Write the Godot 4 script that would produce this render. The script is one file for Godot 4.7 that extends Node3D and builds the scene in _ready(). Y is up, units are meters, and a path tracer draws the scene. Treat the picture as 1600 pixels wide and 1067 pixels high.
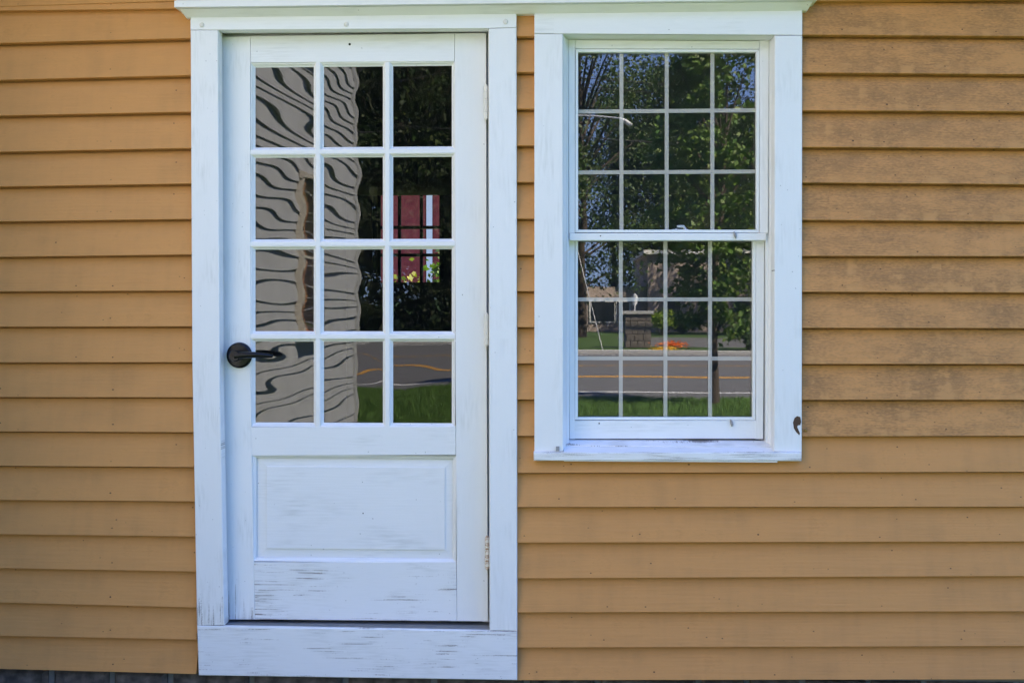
extends Node3D
# A weathered white door and double-hung window in a yellow clapboard wall. The glass mirrors a street that is really built in front of the wall.

const DIST := 3.6          # camera to wall, metres
const EYE := 1.6           # eye height
const FOCAL := 1634.0      # focal length in pixels of the 1600 px wide photograph
const YAW := 0.0401        # the camera looks a little to the left
const ROW := 490.0         # photograph row of eye level (vertical lens shift)
const MIRROR := -0.03      # z of the window glass

var rng := RandomNumberGenerator.new()
var taken := {}
var M := {}

# ---------------------------------------------------------------- pixels to points
func P(u: float, v: float, z: float) -> Vector3:
	var a := (u - 800.0) / FOCAL
	var b := -(v - ROW) / FOCAL
	var dx := a * cos(YAW) - sin(YAW)
	var dz := -a * sin(YAW) - cos(YAW)
	var t := (z - DIST) / dz
	return Vector3(dx * t, EYE + b * t, z)

func R(u: float, v: float, z: float) -> Vector3:   # the place at distance z in front of the wall that the glass shows at a pixel
	var p := P(u, v, 2.0 * MIRROR - z)
	return Vector3(p.x, p.y, z)

func on_ground(u: float, v: float) -> Vector3:
	var depth := EYE * FOCAL / (v - ROW)
	var p := R(u, v, depth - DIST)
	return Vector3(p.x, 0, p.z)

# ---------------------------------------------------------------- scene tree helpers
func numbered(called: String) -> String:
	if not taken.has(called):
		taken[called] = 0
		return called
	taken[called] += 1
	return "%s_%03d" % [called, taken[called]]

func thing(called: String, label: String, category: String, at := Vector3.ZERO, group := "") -> Node3D:
	var o := Node3D.new()
	o.name = numbered(called)
	add_child(o)
	o.position = at
	o.set_meta("label", label)
	o.set_meta("category", category)
	if group:
		o.set_meta("group", group)
	return o

func part(called: String, parent: Node3D) -> Node3D:
	var o := Node3D.new()
	o.name = called
	parent.add_child(o, true)
	return o

func put(called: String, mesh: Mesh, m: Material, parent: Node3D) -> MeshInstance3D:
	var o := MeshInstance3D.new()
	o.name = called
	o.mesh = mesh
	o.material_override = m
	parent.add_child(o, true)
	return o

func struct(called: String, mesh: Mesh, m: Material) -> MeshInstance3D:
	var o := put(numbered(called), mesh, m, self)
	o.set_meta("kind", "structure")
	o.set_meta("label", called.replace("_", " ") + " of the place in front of the house")
	return o

# ---------------------------------------------------------------- mesh helpers
func st_new() -> SurfaceTool:
	var st := SurfaceTool.new()
	st.begin(Mesh.PRIMITIVE_TRIANGLES)
	return st

func tri3(st: SurfaceTool, a: Vector3, b: Vector3, c: Vector3, n: Vector3, ua: Vector2, ub: Vector2, uc: Vector2) -> void:
	if (b - a).cross(c - a).dot(n) > 0.0:
		var t := b
		b = c
		c = t
		var tu := ub
		ub = uc
		uc = tu
	st.set_normal(n)
	st.set_uv(ua)
	st.add_vertex(a)
	st.set_normal(n)
	st.set_uv(ub)
	st.add_vertex(b)
	st.set_normal(n)
	st.set_uv(uc)
	st.add_vertex(c)

func flat_uv(p: Vector3, n: Vector3) -> Vector2:
	if absf(n.z) > 0.6:
		return Vector2(p.x, -p.y)
	if absf(n.x) > 0.6:
		return Vector2(p.z, -p.y)
	return Vector2(p.x, p.z)

func quad(st: SurfaceTool, a: Vector3, b: Vector3, c: Vector3, d: Vector3, out: Vector3, uvs = null) -> void:
	var n := (b - a).cross(d - a) + (c - b).cross(d - c)
	if n.length() < 1e-12:
		return
	n = n.normalized()
	if n.dot(out) < 0.0:
		n = -n
	var w: Array = uvs if uvs != null else [flat_uv(a, n), flat_uv(b, n), flat_uv(c, n), flat_uv(d, n)]
	tri3(st, a, b, c, n, w[0], w[1], w[2])
	tri3(st, a, c, d, n, w[0], w[2], w[3])

# eight corners: front ring f[0..3], back ring b[0..3]
func hexa(st: SurfaceTool, f: Array, b: Array) -> void:
	var mid := Vector3.ZERO
	for k in 4:
		mid += (f[k] + b[k]) / 8.0
	quad(st, f[0], f[1], f[2], f[3], (f[0] + f[2]) / 2.0 - mid)
	quad(st, b[0], b[1], b[2], b[3], (b[0] + b[2]) / 2.0 - mid)
	for k in 4:
		var j := (k + 1) % 4
		quad(st, f[k], f[j], b[j], b[k], (f[k] + f[j] + b[j] + b[k]) / 4.0 - mid)

# a board cut to a convex outline (xy points at z = zf), with its front edges eased
func outline(st: SurfaceTool, pts: Array, zf: float, zb: float, ease: float, box01 := false) -> void:
	var n := pts.size()
	var mid := Vector3.ZERO
	var lo := Vector2(1e9, 1e9)
	var hi := Vector2(-1e9, -1e9)
	for p in pts:
		mid += p / n
		lo = lo.min(Vector2(p.x, p.y))
		hi = hi.max(Vector2(p.x, p.y))
	var map := func(p: Vector3) -> Vector2:
		return Vector2((p.x - lo.x) / (hi.x - lo.x), (hi.y - p.y) / (hi.y - lo.y)) if box01 else Vector2(p.x, -p.y)
	var inner: Array = []
	for k in n:
		var p: Vector3 = pts[k]
		var a: Vector3 = (p - pts[(k + n - 1) % n])
		var c: Vector3 = (pts[(k + 1) % n] - p)
		a.z = 0
		c.z = 0
		a = a.normalized()
		c = c.normalized()
		var na := Vector3(-a.y, a.x, 0)
		var nc := Vector3(-c.y, c.x, 0)
		if na.dot(mid - p) < 0:
			na = -na
			nc = -nc
		if nc.dot(na) < -0.2:
			nc = -nc
		var q := p + (na + nc) * (ease / (1.0 + maxf(na.dot(nc), -0.5)))
		q.z = zf
		inner.append(q)
	for k in range(1, n - 1):
		tri3(st, inner[0], inner[k], inner[k + 1], Vector3(0, 0, 1), map.call(inner[0]), map.call(inner[k]), map.call(inner[k + 1]))
	for k in n:
		var j := (k + 1) % n
		var p: Vector3 = pts[k]
		var q: Vector3 = pts[j]
		var p1 := Vector3(p.x, p.y, zf - ease)
		var q1 := Vector3(q.x, q.y, zf - ease)
		var p2 := Vector3(p.x, p.y, zb)
		var q2 := Vector3(q.x, q.y, zb)
		var away := (p + q) / 2.0 - mid
		away.z = 0
		quad(st, inner[k], inner[j], q1, p1, away.normalized() + Vector3(0, 0, 1), [map.call(inner[k]), map.call(inner[j]), map.call(q1), map.call(p1)])
		quad(st, p1, q1, q2, p2, away, [map.call(p1), map.call(q1), map.call(q2), map.call(p2)])

func px(list: Array, z: float) -> Array:
	var out: Array = []
	for k in list.size() / 2:
		out.append(P(list[2 * k], list[2 * k + 1], z))
	return out

func board(called: String, parent: Node3D, m: Material, list: Array, zf: float, zb: float, ease := 0.0015, box01 := false) -> MeshInstance3D:
	var st := st_new()
	outline(st, px(list, zf), zf, zb, ease, box01)
	return put(called, st.commit(), m, parent)

func rect(u0: float, v0: float, u1: float, v1: float) -> Array:
	return [u0, v0, u1, v0, u1, v1, u0, v1]

func box(st: SurfaceTool, a: Vector3, b: Vector3) -> void:
	hexa(st, [Vector3(a.x, a.y, b.z), Vector3(b.x, a.y, b.z), Vector3(b.x, b.y, b.z), Vector3(a.x, b.y, b.z)], [Vector3(a.x, a.y, a.z), Vector3(b.x, a.y, a.z), Vector3(b.x, b.y, a.z), Vector3(a.x, b.y, a.z)])

func boxed(called: String, parent: Node3D, m: Material, a: Vector3, b: Vector3) -> MeshInstance3D:
	var st := st_new()
	box(st, a, b)
	return put(called, st.commit(), m, parent)

func tube(st: SurfaceTool, pts: Array, radii: Array, sides := 8, flatten := 1.0) -> void:
	var rings: Array = []
	var norms: Array = []
	for k in pts.size():
		var d: Vector3 = (pts[mini(k + 1, pts.size() - 1)] - pts[maxi(k - 1, 0)]).normalized()
		var a := d.cross(Vector3.UP if absf(d.y) < 0.9 else Vector3.RIGHT).normalized()
		var b := a.cross(d).normalized()
		var ring: Array = []
		var nn: Array = []
		for s in sides:
			var t := TAU * s / sides
			var n := (a * cos(t) + b * sin(t))
			ring.append(pts[k] + a * cos(t) * radii[k] + b * sin(t) * radii[k] * flatten)
			nn.append(n)
		rings.append(ring)
		norms.append(nn)
	for k in pts.size() - 1:
		for s in sides:
			var j := (s + 1) % sides
			smooth_quad(st, [rings[k][s], rings[k][j], rings[k + 1][j], rings[k + 1][s]], [norms[k][s], norms[k][j], norms[k + 1][j], norms[k + 1][s]])
	for e in [0, pts.size() - 1]:
		var out: Vector3 = pts[e] - pts[1 if e == 0 else e - 1]
		for s in sides:
			tri3(st, pts[e], rings[e][s], rings[e][(s + 1) % sides], out.normalized(), Vector2.ZERO, Vector2.ZERO, Vector2.ZERO)

func smooth_quad(st: SurfaceTool, p: Array, n: Array, uv = null) -> void:
	for t in [[0, 1, 2], [0, 2, 3]]:
		var o: Array = t.duplicate()
		if (p[o[1]] - p[o[0]]).cross(p[o[2]] - p[o[0]]).dot(n[o[0]]) > 0.0:
			o = [t[0], t[2], t[1]]
		for k in o:
			st.set_normal(n[k])
			st.set_uv(uv[k] if uv != null else Vector2(p[k].x, p[k].y))
			st.add_vertex(p[k])

func lathe_z(st: SurfaceTool, c: Vector3, profile: Array, sides := 40) -> void:   # profile of [radius, z]
	for k in profile.size() - 1:
		var r0: float = profile[k][0]
		var z0: float = profile[k][1]
		var r1: float = profile[k + 1][0]
		var z1: float = profile[k + 1][1]
		var across := Vector2(-(z1 - z0), r1 - r0).normalized()
		if across.x < 0 or (absf(across.x) < 1e-5 and across.y < 0):
			across = -across
		for s in sides:
			var t0 := TAU * s / sides
			var t1 := TAU * (s + 1) / sides
			var e0 := Vector3(cos(t0), sin(t0), 0)
			var e1 := Vector3(cos(t1), sin(t1), 0)
			smooth_quad(st, [c + e0 * r0 + Vector3(0, 0, z0), c + e1 * r0 + Vector3(0, 0, z0), c + e1 * r1 + Vector3(0, 0, z1), c + e0 * r1 + Vector3(0, 0, z1)],
				[(e0 * across.x + Vector3(0, 0, across.y)).normalized(), (e1 * across.x + Vector3(0, 0, across.y)).normalized(), (e1 * across.x + Vector3(0, 0, across.y)).normalized(), (e0 * across.x + Vector3(0, 0, across.y)).normalized()])

# ---------------------------------------------------------------- materials
func mat(c: Color, rough := 0.7, tex: Texture2D = null) -> StandardMaterial3D:   # c is a linear base colour
	var m := StandardMaterial3D.new()
	m.albedo_color = c.linear_to_srgb()
	m.roughness = rough
	m.metallic_specular = 0.4
	if tex:
		m.albedo_texture = tex
	return m

func noise(s: int, freq: float, octaves := 4) -> FastNoiseLite:
	var n := FastNoiseLite.new()
	n.seed = s
	n.noise_type = FastNoiseLite.TYPE_SIMPLEX_SMOOTH
	n.frequency = freq
	n.fractal_type = FastNoiseLite.FRACTAL_FBM
	n.fractal_octaves = octaves
	return n

var lut := PackedByteArray()
func enc(x: float) -> int:
	return lut[clampi(int(x * 1023.0), 0, 1023)]

func make_lut() -> void:
	lut.resize(1024)
	for k in 1024:
		lut[k] = int(roundf(Color(k / 1023.0, 0, 0).linear_to_srgb().r * 255.0))

func to_texture(w: int, h: int, data: PackedByteArray) -> ImageTexture:
	var im := Image.create_from_data(w, h, false, Image.FORMAT_RGB8, data)
	im.generate_mipmaps()
	return ImageTexture.create_from_image(im)

func grain_normal(w: int, h: int, fx: float, fy: float, s: int, strength: float) -> ImageTexture:
	var n := noise(s, 1.0, 3)
	var im := Image.create(w, h, false, Image.FORMAT_RGB8)
	for y in h:
		for x in w:
			var g := 0.5 + 0.5 * n.get_noise_2d(x * fx, y * fy)
			im.set_pixel(x, y, Color(g, g, g))
	im.bump_map_to_normal_map(strength)
	return ImageTexture.create_from_image(im)

# Ochre paint: eight boards one above another, 3.2 m long; the upper four nearly clean, the lower four grimy and rubbed.
func siding_texture() -> ImageTexture:
	var w := 2048
	var h := 1024
	var data := PackedByteArray()
	data.resize(w * h * 3)
	var broad := noise(3, 0.004, 3)
	var mid := noise(4, 0.018, 4)
	var fine := noise(5, 0.16, 2)
	var streak := noise(6, 0.02, 3)
	var r := RandomNumberGenerator.new()
	r.seed = 77
	for k in 8:
		var spots: Array = []
		for j in 26 if k > 1 else 12:
			spots.append([r.randi_range(0, w - 1), r.randi_range(4, 123), r.randf_range(0.8, 2.0), r.randf_range(0.25, 0.8)])
		for j in 8:
			if r.randf() < 0.8:
				spots.append([(j * 256 + 40 + r.randi_range(-3, 3)) % w, 105 + r.randi_range(-6, 6), r.randf_range(1.0, 2.2), r.randf_range(0.4, 0.9)])
		for y in 128:
			for x in w:
				var yy := y + k * 300
				var b := broad.get_noise_2d(x, yy * 2.0)
				var f := fine.get_noise_2d(x * 0.5, yy)
				var g := fine.get_noise_2d(x * 0.12, yy * 1.6 + 900.0)
				var s := streak.get_noise_2d(x * 1.2, k * 50.0 + y * 0.06)
				var light := 1.0 + 0.08 * b + 0.07 * f + (0.02 if k < 4 else 0.05) * g + 0.09 * s
				var grime := 0.0
				var rub := 0.0
				if k < 4:
					grime = clampf(0.12 + 0.28 * b + 0.24 * s + 0.08 * g + 0.14 * f, 0.0, 0.5)
				else:
					var m := mid.get_noise_2d(x * 0.8, yy * 1.5)
					grime = clampf(0.42 + 0.62 * b + 0.30 * m + 0.30 * g + 0.42 * f + 0.10 * s, 0.0, 0.85)
					# paint rubbed clean in ragged patches, mostly where the drip edge sheds the rain
					rub = clampf((m + 0.4 * f + 0.7 * s + 0.6 * b + (0.22 if y > 98 + 22.0 * s else -0.08) - 0.30) * 1.9, 0.0, 1.0)
					grime *= 1.0 - 0.6 * rub
				var c := Vector3(0.59, 0.278, 0.082) * light
				c = c.lerp(Vector3(0.17, 0.092, 0.034), grime * 0.8)
				c = c.lerp(Vector3(0.58, 0.34, 0.12), rub * 0.12)
				var at := ((k * 128 + y) * w + x) * 3
				data[at] = enc(c.x)
				data[at + 1] = enc(c.y)
				data[at + 2] = enc(c.z)
		for q in spots:
			for dy in range(-3, 4):
				for dx in range(-3, 4):
					var dd := sqrt(float(dx * dx + dy * dy))
					var y: int = q[1] + dy
					if dd > q[2] or y < 0 or y > 127:
						continue
					var at: int = ((k * 128 + y) * w + (int(q[0]) + dx + w) % w) * 3
					for ch in 3:
						data[at + ch] = int(data[at + ch] * (1.0 - q[3] * 0.8))
	return to_texture(w, h, data)

# White paint; dirt lies along the brush marks. flakes(x, y) in 0..1 says how likely the paint has cracked off there; grain runs along x, or along y.
func white_texture(w: int, h: int, s: int, along_x: bool, flakes: Callable, dirt := 1.0) -> ImageTexture:
	var data := PackedByteArray()
	data.resize(w * h * 3)
	var blot := noise(s, 0.006, 4)
	var brush := noise(s + 1, 0.11, 3)
	var crack := noise(s + 2, 0.09, 3)
	var fine := noise(s + 3, 0.25, 2)
	var r := RandomNumberGenerator.new()
	r.seed = s
	for y in h:
		for x in w:
			var l := float(x if along_x else y)
			var a := float(y if along_x else x)
			var b := blot.get_noise_2d(l * 0.7, a * 1.4)
			var g := brush.get_noise_2d(l * 0.10, a)
			var f := fine.get_noise_2d(l, a)
			var d := clampf(0.08 + 0.30 * maxf(b, 0.0) + 0.22 * maxf(b, 0.0) * g * 4.0 + 0.10 * g, 0.0, 0.6) * dirt
			var c := Vector3(0.80, 0.80, 0.785) * (1.0 + 0.02 * g + 0.015 * f)
			c = c.lerp(Vector3(0.40, 0.41, 0.37), d * 0.55)
			var p: float = flakes.call(x / float(w), y / float(h))
			if p > 0.0:
				var v := crack.get_noise_2d(l * 0.032, a * 1.2) + 0.35 * b + 0.25 * f
				var t := clampf((v - (0.62 - 0.52 * p)) * 9.0, 0.0, 1.0)
				c = c.lerp(Vector3(0.20, 0.165, 0.14), t * 0.85)
				c = c.lerp(Vector3(0.46, 0.45, 0.41), clampf(p * (0.35 + b + g), 0.0, 0.6) * (1.0 - t) * 0.55)
			var at := (y * w + x) * 3
			data[at] = enc(c.x)
			data[at + 1] = enc(c.y)
			data[at + 2] = enc(c.z)
	for k in int(w * h / 9000.0 * dirt):
		var cx := r.randi_range(2, w - 3)
		var cy := r.randi_range(2, h - 3)
		var dark := r.randf_range(0.15, 0.6)
		for dy in range(-1, 2):
			for dx in range(-1, 2):
				if absi(dx) + absi(dy) < (2 if r.randf() < 0.4 else 1) + 0:
					var at := ((cy + dy) * w + cx + dx) * 3
					for ch in 3:
						data[at + ch] = int(data[at + ch] * (1.0 - dark))
	return to_texture(w, h, data)

func noise_texture(size: int, s: int, freq: float, dark: Color, pale: Color, octaves := 5) -> NoiseTexture2D:
	var t := NoiseTexture2D.new()
	t.width = size
	t.height = size
	t.seamless = true
	t.noise = noise(s, freq, octaves)
	var g := Gradient.new()
	g.set_color(0, dark.linear_to_srgb())
	g.set_color(1, pale.linear_to_srgb())
	t.color_ramp = g
	return t

func world_tex(t: Texture2D, per_metre: float, rough := 0.9) -> StandardMaterial3D:
	var m := mat(Color.WHITE, rough, t)
	m.uv1_triplanar = true
	m.uv1_world_triplanar = true
	m.uv1_scale = Vector3.ONE * per_metre
	return m

func make_materials() -> void:
	make_lut()
	var none := func(_x: float, _y: float) -> float: return 0.0
	M.siding = mat(Color.WHITE, 0.62, siding_texture())
	M.siding.normal_enabled = true
	M.siding.normal_texture = grain_normal(512, 256, 0.02, 0.45, 21, 1.4)
	M.siding.normal_scale = 0.15
	var upright := white_texture(1024, 1024, 41, false, none, 0.8)
	var level := white_texture(1024, 512, 51, true, none)
	var gu := grain_normal(256, 256, 0.35, 0.02, 61, 1.2)
	var gl := grain_normal(256, 256, 0.02, 0.35, 71, 1.2)
	M.upright = mat(Color.WHITE, 0.5, upright)
	M.upright.uv1_scale = Vector3(0.66, 0.66, 1)
	M.level = mat(Color.WHITE, 0.5, level)
	M.level.uv1_scale = Vector3(0.66, 1.32, 1)
	var worn := func(s: int, w: int, h: int, along: bool, f: Callable) -> StandardMaterial3D:
		var m := mat(Color.WHITE, 0.55, white_texture(w, h, s, along, f, 0.9))
		return m
	M.kick = worn.call(101, 1024, 168, true, func(x: float, y: float) -> float:
		return smoothstep(0.005, 0.04, y) * clampf(0.09 + 0.52 * maxf(0.0, 1.0 - y * 7.0) * smoothstep(0.06, 0.2, x) + 0.24 * smoothstep(0.24, 0.0, x) + 0.22 * smoothstep(0.6, 1.0, x), 0.0, 1.0))
	M.bottom_rail = worn.call(111, 700, 220, true, func(x: float, y: float) -> float:
		return clampf(0.06 + 0.52 * smoothstep(0.36, 0.0, x) + 0.4 * smoothstep(0.95, 1.0, y), 0.0, 1.0))
	M.left_leg = worn.call(121, 112, 1900, false, func(x: float, y: float) -> float:
		return clampf(-0.03 + 0.55 * smoothstep(0.86, 1.0, y) + 0.22 * smoothstep(0.86, 1.0, x) * smoothstep(0.3, 0.6, y), 0.0, 1.0))
	M.stile_worn = worn.call(131, 110, 1900, false, func(x: float, y: float) -> float:
		return clampf(-0.02 + 0.42 * smoothstep(0.93, 1.0, y), 0.0, 1.0))
	M.sill = worn.call(141, 1024, 128, true, func(_x: float, _y: float) -> float: return 0.45)
	for m in [M.upright, M.left_leg, M.stile_worn]:
		m.normal_enabled = true
		m.normal_texture = gu
		m.normal_scale = 0.1
	for m in [M.level, M.kick, M.bottom_rail, M.sill]:
		m.normal_enabled = true
		m.normal_texture = gl
		m.normal_scale = 0.1
	M.vinyl = mat(Color(0.80, 0.81, 0.80), 0.4)
	M.grille = mat(Color(0.46, 0.43, 0.38), 0.5)  # white bars, colour dulled to stand for the weaker light behind the glass
	M.plug = mat(Color(0.30, 0.30, 0.30), 0.5)
	M.hole = mat(Color(0.02, 0.018, 0.015), 0.9)
	M.bare = mat(Color(0.09, 0.055, 0.035), 0.9)
	M.black_metal = mat(Color(0.006, 0.006, 0.008), 0.24)
	M.black_metal.metallic_specular = 0.36
	M.brass = mat(Color(0.35, 0.20, 0.07), 0.4)
	M.brass.metallic = 0.8
	M.hinge = mat(Color(0.74, 0.73, 0.68), 0.5)
	M.rusty_hinge = mat(Color.WHITE, 0.6, noise_texture(128, 91, 0.05, Color(0.36, 0.17, 0.06), Color(0.80, 0.78, 0.72), 3))
	(M.rusty_hinge.albedo_texture as NoiseTexture2D).color_ramp.set_offset(0, 0.22)
	(M.rusty_hinge.albedo_texture as NoiseTexture2D).color_ramp.set_offset(1, 0.48)
	M.rusty_hinge.uv1_triplanar = true
	M.rusty_hinge.uv1_scale = Vector3(6, 24, 6)
	M.nail = mat(Color(0.66, 0.64, 0.58), 0.45)
	M.aluminium = mat(Color(0.36, 0.37, 0.38), 0.45)
	M.aluminium.metallic = 0.7
	M.glass = StandardMaterial3D.new()
	M.glass.albedo_color = Color(0.9, 0.95, 0.93, 0.0)
	M.glass.transparency = BaseMaterial3D.TRANSPARENCY_ALPHA
	M.glass.roughness = 0.0
	M.glass.metallic_specular = 0.5
	M.old_glass = M.glass.duplicate()
	M.old_glass.albedo_color = Color(0.8, 0.8, 0.78, 0.003)
	M.dusty_glass = M.glass.duplicate()
	M.dusty_glass.albedo_color = Color(0.86, 0.90, 0.92, 0.006)
	M.stone = world_tex(noise_texture(512, 12, 0.02, Color(0.035, 0.03, 0.028), Color(0.20, 0.17, 0.15)), 1.7)
	M.mortar = mat(Color(0.16, 0.17, 0.18), 0.95)
	M.core = mat(Color(0.25, 0.2, 0.15), 0.9)
	M.inside = mat(Color(0.15, 0.115, 0.085), 0.9)
	M.dark_frame = mat(Color(0.06, 0.05, 0.042), 0.7)
	M.shingle = world_tex(noise_texture(512, 14, 0.05, Color(0.05, 0.05, 0.05), Color(0.14, 0.13, 0.12)), 1.0)
	M.soffit = mat(Color(0.70, 0.70, 0.68), 0.7)
	M.grey_paint = world_tex(noise_texture(512, 15, 0.012, Color(0.30, 0.312, 0.33), Color(0.42, 0.432, 0.45)), 0.8, 0.75)
	M.grey_core = mat(Color(0.2, 0.2, 0.2), 0.9)
	M.trim_grey = mat(Color(0.42, 0.41, 0.39), 0.7)
	M.tan_trim = mat(Color(0.46, 0.43, 0.38), 0.6)
	M.curtain = mat(Color(0.46, 0.24, 0.13), 0.9)
	M.curtain_pale = mat(Color(0.68, 0.62, 0.52), 0.9)
	M.red = world_tex(noise_texture(512, 16, 0.02, Color(0.19, 0.028, 0.028), Color(0.29, 0.05, 0.045)), 0.7)
	M.white_trim = mat(Color(0.80, 0.79, 0.77), 0.6)
	M.asphalt = world_tex(noise_texture(1024, 17, 0.03, Color(0.085, 0.085, 0.087), Color(0.135, 0.135, 0.135)), 0.35)
	M.lawn = world_tex(noise_texture(1024, 18, 0.03, Color(0.022, 0.05, 0.010), Color(0.075, 0.13, 0.030)), 0.4, 1.0)
	M.concrete = world_tex(noise_texture(512, 19, 0.05, Color(0.34, 0.33, 0.31), Color(0.48, 0.47, 0.44)), 0.8)
	M.yellow = mat(Color(0.68, 0.34, 0.05), 0.7)
	M.white_line = mat(Color(0.68, 0.68, 0.66), 0.7)
	M.stucco = world_tex(noise_texture(512, 20, 0.02, Color(0.40, 0.32, 0.28), Color(0.52, 0.42, 0.37)), 0.3)
	M.dark_glass = mat(Color(0.02, 0.025, 0.03), 0.15)
	M.pier_stone = world_tex(noise_texture(512, 22, 0.05, Color(0.07, 0.06, 0.05), Color(0.26, 0.22, 0.19)), 1.2)
	M.bark = world_tex(noise_texture(512, 23, 0.06, Color(0.03, 0.024, 0.018), Color(0.12, 0.09, 0.07)), 1.0)
	M.wood_pole = mat(Color(0.10, 0.075, 0.055), 0.9)
	M.steel = mat(Color(0.55, 0.56, 0.57), 0.4)
	M.wire = mat(Color(0.03, 0.03, 0.03), 0.6)
	M.guy = mat(Color(0.5, 0.5, 0.48), 0.5)
	M.leaf = mat(Color.WHITE, 0.55)
	M.leaf.vertex_color_use_as_albedo = true
	M.leaf.backlight_enabled = true
	M.leaf.backlight = Color(0.5, 0.6, 0.25)

# ---------------------------------------------------------------- glass
# A pane with the hollows of old drawn glass; waves: [amplitude in mm, wavelength x, wavelength y, phase]
func pane(called: String, parent: Node3D, lo: Vector3, hi: Vector3, thick: float, tilt: Vector2, waves: Array, cells: int, glass: Material) -> MeshInstance3D:
	var st := st_new()
	var mid := (lo + hi) / 2.0
	var grid: Array = []
	for j in cells + 1:
		for i in cells + 1:
			var x := lerpf(lo.x, hi.x, i / float(cells)) - mid.x
			var y := lerpf(lo.y, hi.y, j / float(cells)) - mid.y
			var h := tilt.x * x + tilt.y * y
			var hx := tilt.x
			var hy := tilt.y
			for q in waves:
				var kx: float = TAU / q[1]
				var ky: float = TAU / q[2]
				var t: float = kx * x + ky * y + q[3]
				h += q[0] * 0.001 * cos(t)
				hx -= q[0] * 0.001 * kx * sin(t)
				hy -= q[0] * 0.001 * ky * sin(t)
			grid.append([Vector3(mid.x + x, mid.y + y, lo.z + h), Vector3(-hx, -hy, 1).normalized()])
	var down := Vector3(0, 0, -thick)
	for j in cells:
		for i in cells:
			var a: Array = grid[j * (cells + 1) + i]
			var b: Array = grid[j * (cells + 1) + i + 1]
			var c: Array = grid[(j + 1) * (cells + 1) + i + 1]
			var d: Array = grid[(j + 1) * (cells + 1) + i]
			smooth_quad(st, [a[0], b[0], c[0], d[0]], [a[1], b[1], c[1], d[1]])
			smooth_quad(st, [a[0] + down, b[0] + down, c[0] + down, d[0] + down], [-a[1], -b[1], -c[1], -d[1]])
	return put(called, st.commit(), glass, parent)

# ---------------------------------------------------------------- siding
const LEFT_EDGE := [11.4, 68.3, 125.8, 181.4, 237.9, 292.1, 346.5, 401.7, 455.6, 510.5, 566.3, 620.2, 673.8, 727.5, 780.8, 834.1, 887.1, 940.6, 992.5, 1044.0]
const LEFT_DOOR := [2.0, 60.7, 118.4, 175.4, 232.0, 287.3, 342.5, 397.9, 454.1, 510.0, 565.8, 620.7, 675.1, 729.5, 783.0, 837.6, 892.2, 948.1, 998.2, 1051.7]
const MIDDLE := [57.7, 113.4, 170.8, 228.0, 285.0, 342.0, 398.4, 455.1, 511.3, 567.8, 624.0, 680.7, 738.6, 791.8, 847.2, 902.9, 955.9, 1010.8, 1061.6]
const RIGHT_WINDOW := [55.4, 114.6, 173.3, 230.3, 285.8, 344.0, 400.2, 456.1, 512.3, 568.6, 624.5, 681.7, 739.4, 792.4, 847.8, 902.4, 956.5, 1010.5, 1062.4]
const RIGHT_EDGE := [57.7, 117.0, 175.0, 232.3, 288.6, 346.8, 400.7, 457.4, 512.8, 568.6, 624.5, 680.7, 736.9, 791.3, 845.4, 899.2, 954.3, 1008.4, 1060.3]
const FACE := 0.024

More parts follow.
